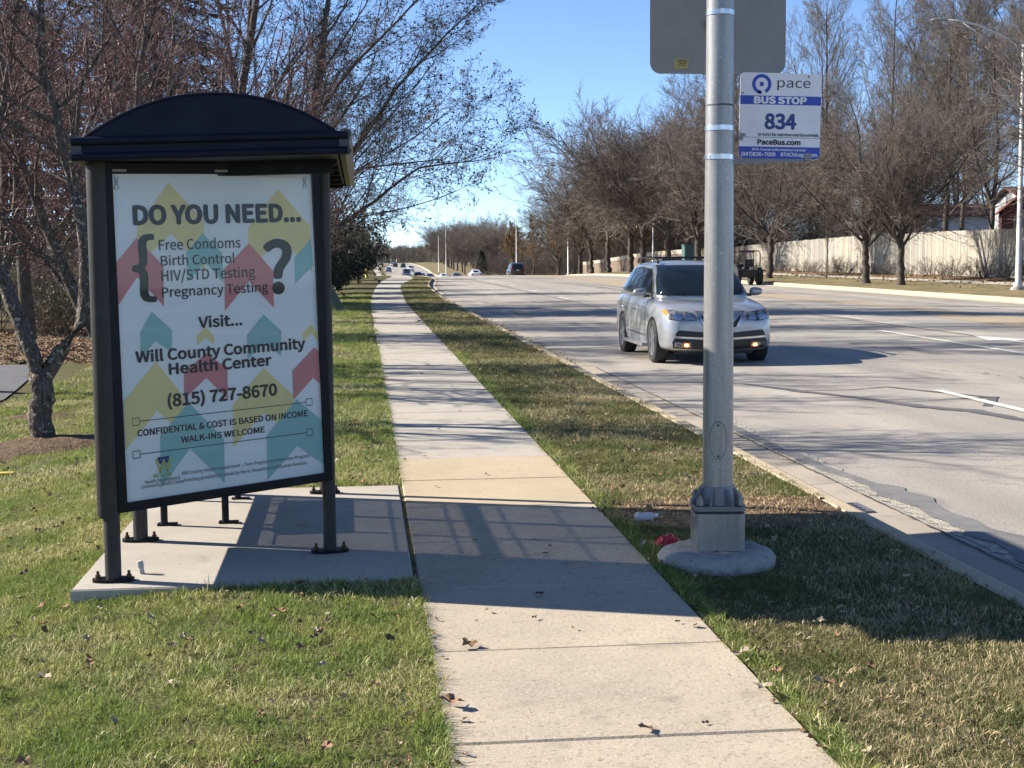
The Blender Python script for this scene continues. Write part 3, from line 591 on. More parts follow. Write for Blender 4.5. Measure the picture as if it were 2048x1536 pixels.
b = MB(); b.box((-.745, 7.5, 2.135), (1.2, .05, .05), mtx=Matrix.Rotation(-TILT, 3, 'Y')); b.box((-1.31, 8.6, 2.13), (.06, 2.6, .05)); b.box((-.245, 8.77, 2.165), (.05, 2.05, .04)); b.build('roof_beam', M_BLACK, sh)
# conduit stub on the pad
st = MB(); q = Matrix.Rotation(R(-9), 3, 'Y'); z = zpd(7.38); st.lathe([(.014, 0), (.014, .035), (.017, .036), (.017, .068), (.012, .07)], (-1.17, 7.37, z), 12, lambda x, y, z_: q @ Vector((x, y, z_)))
tag(st.build('conduit_stub', mat('stub_grey', (.22, .22, .22), .6, var=(.5, .5, .48), vscale=60)), 'short grey pipe stub leaning up from the shelter pad', 'pipe stub')

# ---------------------------------------------------------------- lamp pole with signs
LX, LY = 1.885, 7.31; lz = float(zp(LY))
pole = thing('lamp_pole', (LX, LY, lz), 'thick brushed metal lamp pole on a round concrete footing in the grass strip', 'lamp pole')
rg = random.Random(12); b = MB(); n = 40; prof = [(.315, -.12), (.318, .02), (.312, .03), (.295, .052), (.262, .066), (.225, .072), (.0, .074)]
vs = []
for r_, z in prof:
    for k in range(n):
        a = 2*math.pi*k/n; f = 1 + .022*math.sin(3*a+1) + .016*math.sin(7*a) + rg.uniform(-.012, .012); vs.append((LX - .01 + r_*f*math.cos(a), LY - .02 + r_*f*math.sin(a), lz + z + rg.uniform(-.005, .005)*(z > 0)))
b.add(vs, [(i*n+k, i*n+(k+1) % n, (i+1)*n+(k+1) % n, (i+1)*n+k) for i in range(len(prof)-1) for k in range(n)]); b.build('footing', M_FOOT, pole, True)
fz = lz + .074
def rrect(hx, hy, r_, n=5):
    out = []
    for cx, cy, a0 in ((hx-r_, hy-r_, 0), (-hx+r_, hy-r_, 90), (-hx+r_, -hy+r_, 180), (hx-r_, -hy+r_, 270)):
        for k in range(n+1): a = R(a0 + 90*k/n); out.append((cx + r_*math.cos(a), cy + r_*math.sin(a)))
    return out
BR = R(-7)
def pmap(rot=BR): c, s = math.cos(rot), math.sin(rot); return lambda x, y, z: (LX + x*c - y*s, LY + x*s + y*c, fz + z)
b = MB(); b.prism(rrect(.134, .134, .035), 0, .198, pmap()); box = b.build('base_cover', M_ALU, pole); smooth_by_angle(box, 40)
b = MB(); b.prism(rrect(.127, .127, .03), .1985, .2125, pmap()); b.build('base_gap', M_SEAM, box)
b = MB(); b.prism(rrect(.137, .137, .035), .213, .238, pmap()); fl = b.build('flange', M_ALU2, pole); smooth_by_angle(fl, 40)
b = MB(); b.lathe([(.104, .238), (.10, .26), (.091, .325), (.0885, .335)], (LX, LY, fz), 32); fl2 = b.build('shaft_collar', M_ALU2, pole); smooth_by_angle(fl2)
for k in range(8):
    a = BR + R(22.5 + 45*k); c, s_ = math.cos(a), math.sin(a); b = MB(); w = .007; L0 = .135 if k % 2 else .16
    pr = [(.08, .238), (L0, .238), (L0, .25), (.098, .325), (.08, .325)]
    b.prism(pr, -w, w, lambda x, z, y: (LX + x*c - y*s_, LY + x*s_ + y*c, fz + z)); b.build('gusset', M_ALU2, fl)
for k in range(4):
    a = BR + R(45 + 90*k); cx, cy = LX + .150*math.cos(a), LY + .150*math.sin(a); b = MB(); b.lathe([(.026, .243), (.026, .247), (.021, .248), (.021, .276), (.013, .277), (.013, .292), (.009, .294)], (cx, cy, fz), 6); b.build('nut', M_ALU, fl)
def prad(z): return .0845 - .0045*(z - lz)
b = MB(); b.lathe([(prad(lz + z), lz + z) for z in np.linspace(.385, 9.2, 24)], (LX, LY, 0), 48); shaft = b.build('shaft', M_ALU, pole); smooth_by_angle(shaft)
b = MB(); b.tube([(LX, LY, lz+8.9), (LX+.5, LY, lz+9.4), (LX+1.6, LY, lz+9.6), (LX+2.6, LY, lz+9.62)], [.05, .045, .04, .035], 12); arm = b.build('lamp_arm', M_ALU, pole)
b = MB(); b.lathe([(.05, -.35), (.12, -.28), (.15, 0), (.12, .28), (.04, .35)], (LX+2.9, LY, lz+9.6), 16, lambda x, y, z: (z, x, y*.5)); b.build('lamp_head', M_ALU2, arm)
# hand hole cover: an oval plate bent round the shaft, facing the walk
HZ = .70; fa = math.atan2(-7.55, -1.93) + .02
def on_shaft(ang, z, off): r_ = prad(z) + off; return (LX + r_*math.cos(ang), LY + r_*math.sin(ang), z)
b = MB(); n = 28
ov = [(.047*math.cos(2*math.pi*k/n), .098*math.sin(2*math.pi*k/n)*(1)) for k in range(n)]
b.add([on_shaft(fa, HZ, .004)] + [on_shaft(fa + x*t/.0885, HZ + z*t, .004) for t in (.5, 1.) for x, z in ov] + [on_shaft(fa + x*1.01/.0885, HZ + z*1.01, -.002) for x, z in ov],
      [(0, 1+k, 1+(k+1) % n) for k in range(n)] + [(1+j*n+k, 1+(j+1)*n+k, 1+(j+1)*n+(k+1) % n, 1+j*n+(k+1) % n) for j in range(2) for k in range(n)])
cov = b.build('handhole_cover', M_ALU, pole); smooth_by_angle(cov, 30)
b = MB(); b.tube([on_shaft(fa + x*1.06/.0885, HZ + z*1.03, .0005) for x, z in ov] + [on_shaft(fa + ov[0][0]*1.06/.0885, HZ, .0005)], .0016, 5); b.build('cover_gap', M_SEAM, cov)
for dz in (.08, -.085): b = MB(); c = on_shaft(fa, HZ + dz, .0); b.tube([c, on_shaft(fa, HZ + dz, .008)], .006, 8); b.build('cover_screw', M_SEAM, cov)
for z, w in ((2.94, .014), (2.345, .015), (2.195, .015)):
    b = MB(); b.lathe([(prad(z)+.0005, z-w), (prad(z)+.004, z-w+.002), (prad(z)+.004, z+w-.002), (prad(z)+.0005, z+w)], (LX, LY, 0), 40); bd = b.build('band', M_BAND, pole); smooth_by_angle(bd)
    b = MB(); c = on_shaft(fa + .35, z, .006); b.box(c, (.05, .014, .026), fa + .35 + math.pi/2); b.build('band_buckle', M_BAND, bd)
b = MB(); b.lathe([(prad(2.465)+.0002, 2.459), (prad(2.465)+.001, 2.461), (prad(2.465)+.001, 2.467), (prad(2.465)+.0002, 2.469)], (LX, LY, 0), 40); b.build('band_scar', mat('dark_scuff', (.08, .08, .085), .8), pole)
# large sign seen from behind
sx, sy, sz0 = 1.965, 7.66, 2.675
bs = thing('road_sign', (sx, sy, sz0), 'large plain grey back of a road sign high on the lamp pole', 'sign')
b = MB(); b.prism([(x, z) for x, z in rrect(.381, .457, .06, 8)], 0, .003, lambda x, z, y: (sx + x, sy + y, sz0 + .457 + z)); pl = b.build('sign_plate', M_SIGNBACK, bs)
b = MB(); b.prism([(x, z) for x, z in rrect(.372, .448, .055, 8)], .0031, .0036, lambda x, z, y: (sx + x, sy + y, sz0 + .457 + z)); b.build('sign_face', M_WHITE, pl)
b = MB(); cx, cz = sx - .381 + .175, sz0 + .055; b.box((cx, sy - .0006, cz), (.075, .001, .05)); stk = b.build('sticker', mat('faded_yellow', (.36, .30, .10), .7), bs)
lf = lambda u, v: (cx - .034 + u, sy - .0016, cz - .02 + v)
b = MB()
for i, (w0, w1) in enumerate(((.012, .06), (.008, .066), (.02, .055), (.01, .064))):
    r2 = random.Random(i); x = w0
    while x < w1: w = r2.uniform(.004, .009); b.add([lf(x, .036-.009*i), lf(x+w, .036-.009*i), lf(x+w, .041-.009*i), lf(x, .041-.009*i)], [(0, 1, 2, 3)]); x += w + .002
b.build('sticker_print', M_INK, stk)
b = MB(); b.box((sx, sy - .022, 2.94), (.12, .04, .05)); b.build('sign_bracket', M_ALU2, bs)
# bus stop sign
bx0, bx1, bz0, bz1, by = 2.033, 2.482, 2.197, 2.655, 7.46
bst = thing('bus_stop_sign', ((bx0+bx1)/2, by, bz0), 'white and blue bus stop sign with number 834 bracketed to the lamp pole', 'bus stop sign')
hw, hh = (bx1-bx0)/2, (bz1-bz0)/2
TB = R(-1.0)
def bmap(u, v, d=0.): # u,v in 0..1
    x = (u-.5)*2*hw; z = (v-.5)*2*hh; c, s_ = math.cos(TB), math.sin(TB); return ((bx0+bx1)/2 + x*c - z*s_, by - d, (bz0+bz1)/2 + x*s_ + z*c)
b = MB(); b.prism([(x/(2*hw)+.5, z/(2*hh)+.5) for x, z in rrect(hw, hh, .025, 6)], 0, .003, lambda u, v, d: bmap(u, v, d)); plate = b.build('sign_plate', M_WHITE, bst)
def band(v0, v1, m, d=.0035, rb=False):
    b = MB()
    if rb:
        pts = [(0, v1), (0, v0+.055), (.016, v0+.018), (.055, v0+.001), (.945, v0+.001), (.984, v0+.018), (1, v0+.055), (1, v1)]
    else: pts = [(0.001, v0), (.999, v0), (.999, v1), (0.001, v1)]
    b.add([bmap(u, v, d) for u, v in pts], [tuple(range(len(pts)))]); return b.build('printed_band', m, plate)
band(.632, .735, M_BLUE); band(.0, .142, M_BLUE, rb=True); band(.248, .253, M_INK)
bf = lambda u, v: bmap(u, v, .0045)
put_text('pace', .455, .862, .80, .118, bf, M_INK, plate, .0, True)
put_text('BUS STOP', .178, .815, .648, .072, bf, M_WHITE, plate, .022)
put_text('834', .318, .69, .355, .165, bf, M_NAVY, plate, .016)
put_text('Text', .005, .08, .262, .034, bf, M_INK, plate, .01); put_text('to 41411 for real-time next-bus arrivals.', .23, .985, .268, .034, bf, M_INK, plate, .012)
put_text('PaceBus.com', .23, .755, .168, .055, bf, M_INK, plate, .02)
put_text('RTA Travel Information Center', .165, .83, .095, .026, bf, M_WHITE, plate, .01)
put_text('(847)836–7000', .03, .45, .032, .042, bf, M_WHITE, plate, .01); put_text('RTAChicago.com', .52, .965, .034, .04, bf, M_WHITE, plate, .012)
b = MB(); cu, cv = .262, .868; n = 40                                # round emblem with an open foot
ra, rb = .118, .078; an = [R(-62 + (360-28)*k/n - 0) for k in range(n+1)]; asp = hw/hh
ring = [(cu + r_*math.cos(a), cv + r_*asp*math.sin(a)) for r_ in (ra, rb) for a in an]
b.add([bf(u, v) for u, v in ring], [(k, k+1, n+2+k, n+1+k) for k in range(n)])
b.add([bf(cu + x, cv + z) for x, z in ((-.055, -.098), (.002, -.118), (-.002, -.108), (-.028, -.07))], [(0, 1, 2, 3)])
b.add([bf(cu + x, cv + z*asp) for x, z in ((-.024, -.024), (.024, -.024), (.024, .024), (-.024, .024))], [(0, 1, 2, 3)])
b.build('emblem', M_BLUE, plate)
b = MB(); b.box(((LX+.085+bx1-.06)/2, by + .012, bz0 - .006), (bx1-.06-LX-.085, .02, .028), mtx=Matrix.Rotation(R(1.2), 3, 'Y').transposed() @ Matrix.Identity(3)); b.box((LX + .1, by + .03, bz0 + .07), (.03, .05, .2)); b.build('bracket', M_ALU2, bst)
b = MB(); b.tube([bmap(.85, .03, .003), bmap(.85, .03, .009)], .022, 14); b.build('clamp_washer', M_ALU2, bst); b = MB(); b.tube([bmap(.02, .24, .003), bmap(.02, .24, .008)], .014, 12); b.build('clamp_washer', M_ALU2, bst)
for u, v in ((.84, .965), (.03, .76)): b = MB(); b.tube([bmap(u, v, .003), bmap(u, v, .006)], .006, 8); b.build('rivet', M_ALU2, plate)

# ---------------------------------------------------------------- litter, drain
gx, gy = 3.05 + .30, 9.35; gz = float(zp(gy)) - .128
dr = thing('drain_grate', (gx, gy, gz), 'small dark drain grate with round holes set in the gutter pan', 'drain grate')
b = MB(); b.box((gx, gy, gz + .006), (.24, .34, .012)); fr_ = b.build('grate_frame', M_ALU2, dr)
for i in range(2):
    for j in range(4): b = MB(); b.lathe([(.028, .0122), (.028, .0135)], (gx - .05 + .1*i, gy - .12 + .08*j, gz), 12); b.build('grate_hole', M_INK, fr_)
bz = float(zp(8.5)); bt = thing('plastic_bottle', (1.76, 8.42, bz), 'crushed clear plastic bottle lying on bare soil beside the pole', 'bottle')
cb = mat('clear_plastic', (.7, .76, .82), .08, spec=.8); cb.node_tree.nodes['Principled BSDF'].inputs['Alpha'].default_value = .42; rgb = random.Random(3)
b = MB(); n = 14; pr = [(.008, 0), (.034, .004), (.036, .03), (.03, .06), (.035, .085), (.03, .12), (.034, .15), (.02, .175), (.012, .185), (.012, .2)]
ax = Vector((.96, .25, 0)).normalized(); sd = Vector((-ax.y, ax.x, 0))
vs = [Vector((1.66, 8.44, bz + .028)) + ax*z*.68 + sd*(r_*.9*math.cos(2*math.pi*k/n)*(1+rgb.uniform(-.12, .12))) + Vector((0, 0, 1))*(r_*.8*math.sin(2*math.pi*k/n)*(1+rgb.uniform(-.15, .1))) for r_, z in pr for k in range(n)]
b.add(vs, [(i*n+k, i*n+(k+1) % n, (i+1)*n+(k+1) % n, (i+1)*n+k) for i in range(len(pr)-1) for k in range(n)] + [tuple(range(n))]); b.build('bottle_body', cb, bt, True)
b = MB(); b.tube([Vector((1.66, 8.44, bz+.028)) + ax*.136, Vector((1.66, 8.44, bz+.028)) + ax*.15], .013, 12); b.build('bottle_cap', M_WHITE, bt)
b = MB(); rgw = random.Random(9); nx_, ny_ = 12, 8; wx, wy, wz = 1.70, 7.70, float(zp(7.7))
b.add([(wx + (i/(nx_-1)-.5)*.15 + rgw.uniform(-.008, .008), wy + (j/(ny_-1)-.5)*.10 + .03*i/(nx_-1) + rgw.uniform(-.008, .008), wz + .012 + .05*math.sin(math.pi*i/(nx_-1))**.6*math.sin(math.pi*j/(ny_-1))**.5 + rgw.uniform(-.009, .009)) for j in range(ny_) for i in range(nx_)], [(j*nx_+i, j*nx_+i+1, (j+1)*nx_+i+1, (j+1)*nx_+i) for j in range(ny_-1) for i in range(nx_-1)])
tag(b.build('wrapper', M_RED), 'crumpled bright red wrapper beside the round concrete pole footing', 'wrapper')
yz = float(zlawn(-3.3, 13.0)); b = MB(); b.box((-3.33, 12.9, yz + .02), (.36, .10, .035), .12); tag(b.build('yellow_marker', M_YEL), 'flat yellow plastic strip lying on the lawn before the mulched tree', 'marker')
# utility cabinet leaning at the left of the walk
ux, uy = -.72, 42.5; uz = float(zlawn(ux, uy)); uc = thing('utility_pedestal', (ux, uy, uz), 'leaning green utility pedestal on the shaded lawn left of the sidewalk', 'utility pedestal')
q = Matrix.Rotation(R(-27), 3, 'Y'); b = MB(); b.box((ux - .1, uy, uz + .36), (.24, .24, .76), mtx=q); bd = b.build('pedestal_body', M_CABINET, uc)
b = MB(); b.box(Vector((ux - .1, uy, uz + .36)) + q @ Vector((0, 0, .405)), (.28, .28, .05), mtx=q); b.build('pedestal_cap', M_CABINET, uc)
b = MB(); b.box(Vector((ux - .1, uy, uz + .36)) + q @ Vector((0, -.123, .0)), (.19, .006, .6), mtx=q); b.build('pedestal_door', mat('cabinet_green_dark', (.075, .11, .095), .6), uc)
hx, hy = .35, 114.; hz = float(zp(hy)); hd = thing('fire_hydrant', (hx, hy, hz), 'small yellow fire hydrant far along the left of the sidewalk', 'hydrant')
b = MB(); b.lathe([(.16, 0), (.16, .06), (.11, .07), (.11, .5), (.15, .52), (.15, .56), (.12, .6), (.08, .68), (.03, .72), (.03, .78)], (hx, hy, hz), 16); b.build('hydrant_body', M_HYD, hd, True)
b = MB(); b.tube([(hx-.2, hy, hz+.42), (hx+.2, hy, hz+.42)], .06, 10); b.tube([(hx, hy, hz+.42), (hx, hy-.2, hz+.42)], .075, 10); b.build('hydrant_outlet', M_HYD, hd)
# ---------------------------------------------------------------- vehicles (front at y=0 looking towards -y)
def loft_mesh(secs, name, m, sub=2):
    n = len(secs[0]); b = MB(); b.add([p for s in secs for p in s], [(i*n+k, i*n+(k+1) % n, (i+1)*n+(k+1) % n, (i+1)*n+k) for i in range(len(secs)-1) for k in range(n)] + [tuple(range(n))[::-1], tuple((len(secs)-1)*n+k for k in range(n))])
    me = b.mesh(name, m, True); bm = bmesh.new(); bm.from_mesh(me); bmesh.ops.recalc_face_normals(bm, faces=bm.faces[:]); bm.to_mesh(me); bm.free()
    return me
def evaluate(o, name):
    bpy.context.view_layer.update(); me = bpy.data.meshes.new_from_object(o.evaluated_get(bpy.context.evaluated_depsgraph_get())); me.name = name; return me
def bvh_of(meshes):
    vs, fs = [], []
    for me in meshes:
        k = len(vs); vs += [v.co.copy() for v in me.vertices]; fs += [tuple(k+i for i in p.vertices) for p in me.polygons]
    return BVHTree.FromPolygons(vs, fs)
def decal(bvh, poly, axis, m, name, parent, off=.005, cuts=3, thick=0.):
    """polygon drawn in front (x,z) or side (y,z) view, laid on the body surface"""
    bm = bmesh.new(); vs = [bm.verts.new((p[0], p[1], 0)) for p in poly]; bm.faces.new(vs); bmesh.ops.triangulate(bm, faces=bm.faces[:])
    for _ in range(cuts): bmesh.ops.subdivide_edges(bm, edges=bm.edges[:], cuts=1, use_grid_fill=True); bmesh.ops.triangulate(bm, faces=bm.faces[:])
    for v in bm.verts:
        a, c = v.co.x, v.co.y
        if axis == 'y': o, d = Vector((a, -3, c)), Vector((0, 1, 0))
        elif axis == '-y': o, d = Vector((a, 9, c)), Vector((0, -1, 0))
        elif axis == 'x': o, d = Vector((-4, a, c)), Vector((1, 0, 0))
        elif axis == '-x': o, d = Vector((4, a, c)), Vector((-1, 0, 0))
        elif axis == '-z': o, d = Vector((a, c, 4)), Vector((0, 0, -1))
        h, nrm, _, _ = bvh.ray_cast(o, d)
        v.co = (h + nrm * off * (1 if nrm.dot(d) < 0 else -1)) if h else o + d*3.5
    me = bpy.data.meshes.new(name); bm.normal_update(); bm.to_mesh(me); bm.free(); me.materials.append(m); me.polygons.foreach_set('use_smooth', [True]*len(me.polygons))
    return link(name, me, parent)
def sec(y, w, zb, zt, cr=.03):
    h = [(0, zb), (w*.90, zb), (w*.985, zb+.10), (w, zb+.36*(zt-zb)), (w*.992, zb+.66*(zt-zb)), (w*.955, zt-.07), (w*.86, zt-.012), (w*.5, zt+cr*.75)]
    return [(x, y, z) for x, z in h] + [(0, y, zt+cr)] + [(-x, y, z) for x, z in h[:0:-1]]
def gsec(y, wb, wt, zt, zbelt):
    hgt = zt - zbelt; h = [(0, zbelt - .05), (wb, zbelt - .05), (wb*.985, zbelt + .2*hgt), (wt + (wb-wt)*.30, zbelt + .72*hgt), (wt + .035, zt - .10*hgt), (wt*.86, zt-.01*hgt)]
    return [(x, y, z) for x, z in h] + [(0, y, zt + .03*min(1, hgt/.5))] + [(-x, y, z) for x, z in h[:0:-1]]
KINDS = {
 'suv': dict(L=4.85, body=[(0, .60, .33, .74), (.05, .78, .27, .83), (.16, .885, .24, .915), (.35, .945, .22, .985), (.65, .97, .21, 1.03), (1.05, .985, .21, 1.075), (1.3, .99, .21, 1.10), (2.6, .99, .21, 1.12), (3.7, .985, .22, 1.14), (4.3, .965, .24, 1.15), (4.65, .92, .3, 1.12), (4.8, .84, .34, 1.0), (4.85, .72, .38, .9)],
   gh=[(1.02, .80, .72, 1.125), (1.5, .86, .68, 1.42), (1.95, .91, .66, 1.66), (2.35, .92, .66, 1.715), (3.2, .92, .65, 1.735), (3.9, .91, .64, 1.715), (4.35, .88, .62, 1.62), (4.62, .85, .60, 1.35), (4.74, .82, .58, 1.12)], belt=1.08, ax=(.93, 3.68), wr=.375, wx=.86),
 'sedan': dict(L=4.7, body=[(0, .58, .30, .62), (.06, .76, .24, .70), (.2, .86, .21, .76), (.5, .90, .19, .83), (1.0, .92, .19, .90), (1.3, .925, .19, .93), (2.4, .925, .19, .95), (3.5, .92, .2, .98), (4.1, .90, .22, 1.0), (4.5, .86, .28, .98), (4.66, .78, .34, .9), (4.7, .68, .4, .8)],
   gh=[(1.15, .74, .66, .96), (1.7, .80, .60, 1.25), (2.15, .84, .56, 1.42), (2.7, .84, .56, 1.45), (3.3, .83, .55, 1.41), (3.8, .80, .56, 1.2), (4.2, .77, .6, .99)], belt=.9, ax=(.9, 3.65), wr=.33, wx=.80)}
def wheel_parts(wr, x, y, side, parent, fine):
    f = lambda a, b_, c: (x + c*side, y + a, wr + b_)
    b = MB(); w = .12; b.lathe([(wr*.60, -w+.01), (wr*.68, -w-.004), (wr*.93, -w), (wr*.985, -w+.02), (wr, -w+.045), (wr, w-.045), (wr*.985, w-.02), (wr*.93, w), (wr*.68, w+.004), (wr*.60, w-.012), (wr*.58, w-.05)], n=36 if fine else 16, f=f)
    ty = b.build('tyre', M_TYRE, parent); smooth_by_angle(ty, 50)
    b = MB(); b.lathe([(wr*.66, w-.03), (wr*.66, w-.004), (wr*.60, w-.006), (wr*.58, w-.06), (.05, w-.075)], n=36 if fine else 16, f=f); b.cur = 0
    ns = 5
    for k in range(ns):
        for o in ((-.11, .11) if fine else (0,)):
            a = 2*math.pi*k/ns + o; c, s_ = math.cos(a), math.sin(a); vs = []
            for r_, hw, d in ((.05, .022, w-.012), (wr*.62, .017 if fine else .03, w-.016)):
                for t in (-hw, hw):
                    for dd in (0, -.035): vs.append(f(c*r_ - s_*t, s_*r_ + c*t, d+dd))
            b.add(vs, [(0, 2, 6, 4), (0, 4, 5, 1), (2, 3, 7, 6), (4, 6, 7, 5)])
    b.lathe([(.065, w-.03), (.06, w-.006), (.03, w-.004)], n=16, f=f)
    rm = b.build('rim', M_RIM, ty); smooth_by_angle(rm, 30)
    return ty
def make_car(name, kind, paint, label, cat, group=None, fine=False, rear_view=False):
    K = KINDS[kind]; t = thing(name, (0, 0, 0), label, cat, group); sub = 2 if fine else 1
    def shell(secs, nm):
        me = loft_mesh(secs, nm, paint); o = bpy.data.objects.new(nm, me); COL.objects.link(o); md = o.modifiers.new('s', 'SUBSURF'); md.levels = md.render_levels = sub
        return o
    bo = shell([sec(*s) for s in K['body']], 'body'); go = shell([gsec(*s, K['belt']) for s in K['gh']], 'cabin')
    cut = MB()
    for ya in K['ax']:
        for s_ in (-1, 1): cut.tube([(s_*(K['wx']-.16), ya, K['wr']-.01), (s_*1.2, ya, K['wr']-.01)], K['wr'] + .055, 28)
    co = bpy.data.objects.new('cut', cut.mesh('cut', M_PLAST)); COL.objects.link(co)
    md = bo.modifiers.new('b', 'BOOLEAN'); md.operation = 'DIFFERENCE'; md.object = co; md.solver = 'EXACT'
    bm_ = evaluate(bo, 'body'); gm_ = evaluate(go, 'cabin')
    for o in (bo, go, co): bpy.data.objects.remove(o)
    body = link('body', bm_, t); smooth_by_angle(body, 40); cab = link('cabin', gm_, t); smooth_by_angle(cab, 60)
    bv = bvh_of([bm_, gm_]); L = K['L']
    D = lambda poly, ax, m, nm, par=None, off=.005, cuts=3: decal(bv, poly, ax, m, nm, par or body, off, cuts if fine else 2)
    for ya in K['ax']:
        for s_ in (-1, 1): wheel_parts(K['wr'], s_*K['wx'], ya, s_, t, fine)
    b = MB(); b.box((0, L/2, .27), (1.3, L*.86, .12))
    for ya in K['ax']: b.box((0, ya, .42), (1.36, .86, .5))
    b.build('underbody', M_PLAST, t)
    if kind == 'suv':
        D([(-.80, 1.15), (-.4, 1.135), (.4, 1.135), (.80, 1.15), (.72, 1.45), (.64, 1.645), (-.64, 1.645), (-.72, 1.45)], 'y', M_AUTOGLASS, 'windshield', cab, .016, 4)
        D([(-.66, 1.2), (.66, 1.2), (.58, 1.58), (-.58, 1.58)], '-y', M_AUTOGLASS, 'rear_window', cab)
        for ax, in (('x',), ('-x',)):
            D([(1.45, 1.16), (2.0, 1.52), (2.2, 1.595), (3.0, 1.625), (3.7, 1.6), (4.18, 1.5), (4.4, 1.2), (3.6, 1.165)], ax, M_PLAST, 'window_trim', cab, .004)
            for pl in ([(1.56, 1.18), (2.08, 1.52), (2.25, 1.58), (2.72, 1.6), (2.72, 1.185)], [(2.79, 1.185), (2.79, 1.60), (3.52, 1.585), (3.58, 1.19)], [(3.65, 1.195), (3.59, 1.58), (4.05, 1.5), (4.28, 1.23)]): D(pl, ax, M_AUTOGLASS, 'side_window', cab, .012)
    else:
        D([(-.66, .975), (.66, .975), (.53, 1.38), (-.53, 1.38)], 'y', M_AUTOGLASS, 'windshield', cab)
        D([(-.60, 1.03), (.60, 1.03), (.52, 1.35), (-.52, 1.35)], '-y', M_AUTOGLASS, 'rear_window', cab)
        for ax in ('x', '-x'):
            for pl in ([(1.55, 1.0), (2.2, 1.33), (2.68, 1.36), (2.68, 1.0)], [(2.76, 1.0), (2.76, 1.36), (3.25, 1.33), (3.75, 1.05)]): D(pl, ax, M_AUTOGLASS, 'side_window', cab, .008)
    hz = .02 if kind == 'suv' else -.16
    if fine:
        for s_ in (-1, 1):
            q = lambda pts: [(s_*x, z) for x, z in pts]
            hl = D(q([(.40, .755), (.46, .885), (.86, .935), (.905, .90), (.84, .77), (.60, .742)]), 'y', M_LENS, 'headlight')
            D(q([(.83, .84), (.855, .93), (.9, .905), (.875, .83)]), 'y', M_AMBER, 'turn_signal', hl, .009)
            D(q([(.63, .80), (.66, .86), (.74, .87), (.78, .83), (.75, .775), (.67, .765)]), 'y', M_CHROME, 'projector', hl, .009); D(q([(.47, .775), (.5, .85), (.59, .86), (.6, .77)]), 'y', M_CHROME, 'projector', hl, .009)
            D(q([(.09, .545), (.70, .60), (.745, .555), (.76, .505), (.09, .465)]), 'y', M_PLAST, 'lower_grille')
            D(q([(.0, .455), (.76, .498), (.77, .478), (.0, .425)]), 'y', M_CHROME, 'bumper_lip', None, .012)
            D(q([(.0, .42), (.77, .465), (.80, .40), (.78, .30), (.0, .27)]), 'y', M_PLAST, 'lower_bumper', None, .007)
            fg = D(q([(.50, .315), (.515, .40), (.76, .405), (.765, .325)]), 'y', M_LENS, 'fog_light', None, .012); D(q([(.515, .322), (.53, .392), (.635, .392), (.65, .325)]), 'y', M_AMBER, 'fog_lens', fg, .017); D(q([(.54, .345), (.555, .375), (.60, .38), (.615, .355), (.60, .338), (.56, .334)]), 'y', M_FOGLIT, 'lit_fog_lamp', fg, .023)
            D(q([(.0, .62), (.25, .645), (.385, .80), (.33, .83), (.0, .80)]), 'y', M_PLAST, 'upper_grille', None, .006)
            D(q([(.0, .70), (.20, .72), (.36, .865), (.33, .895), (.0, .88)]), 'y', mat('grille_silver', (.42, .43, .45), .25, .8), 'grille_bar', None, .016)
            D(q([(.36, .87), (.415, .885), (.30, .66), (.255, .65)]), 'y', mat('grille_silver', (.42, .43, .45)), 'grille_edge', None, .018)
            ax = 'x' if s_ < 0 else '-x'
            for pl in ([(1.42, .35), (1.44, .35), (1.52, 1.1), (1.5, 1.1)], [(2.74, .33), (2.755, .33), (2.765, 1.12), (2.75, 1.12)], [(3.62, 1.13), (3.64, 1.13), (3.4, .72), (3.38, .72)]): D(pl, ax, M_SEAM, 'door_seam', None, .003)
            D([(1.5, .44), (3.3, .46), (3.3, .485), (1.5, .465)], ax, M_SEAM, 'side_moulding', None, .004)
            for y in (2.5, 3.4):
                b = MB(); b.tube([(s_*.985, y-.1, .90), (s_*1.025, y-.06, .905), (s_*1.025, y+.06, .91), (s_*.985, y+.1, .91)], .014, 8); b.build('door_handle', M_CHROME, body, True)
            mr = MB(); prof = [(.02, 0), (.085, .02), (.105, .07), (.1, .15), (.075, .21), (.02, .235)]
            mr.lathe(prof, (0, 0, 0), 20, lambda x, y, z: (s_*(.93 + z), 1.62 + x*.75 + .06*z, 1.19 + y*.72)); mo = mr.build('mirror', paint, t); smooth_by_angle(mo, 60)
            b = MB(); b.box((s_*1.06, 1.555, 1.215), (.15, .012, .02)); b.build('mirror_signal', M_LENS, mo)
            b = MB(); b.box((s_*.92, 1.64, 1.13), (.1, .05, .05)); b.build('mirror_arm', M_PLAST, mo)
            b = MB(); b.tube([(s_*.60, 2.15, 1.70), (s_*.62, 2.3, 1.765), (s_*.63, 3.1, 1.79), (s_*.61, 3.85, 1.775), (s_*.60, 3.98, 1.71)], .02, 8); b.build('roof_rail', M_PLAST, t, True)
            b = MB(); b.box((s_*.97, 2.3, .285), (.16, 1.75, .05)); b.build('running_board', mat('step_silver', (.4, .4, .4), .4, .6), t)
        b = MB()
        for y in (2.55, 3.45): b.tube([(-.62, y, 1.79), (.62, y, 1.79)], .018, 8)
        b.build('cross_bar', M_PLAST, t)
        D([(-.79, .45), (-.82, .45), (-.9, .93), (-.88, .93)][:0] or [(-.42, .895), (.42, .895), (.42, .905), (-.42, .905)], 'y', M_SEAM, 'hood_seam', None, .004)
    else:
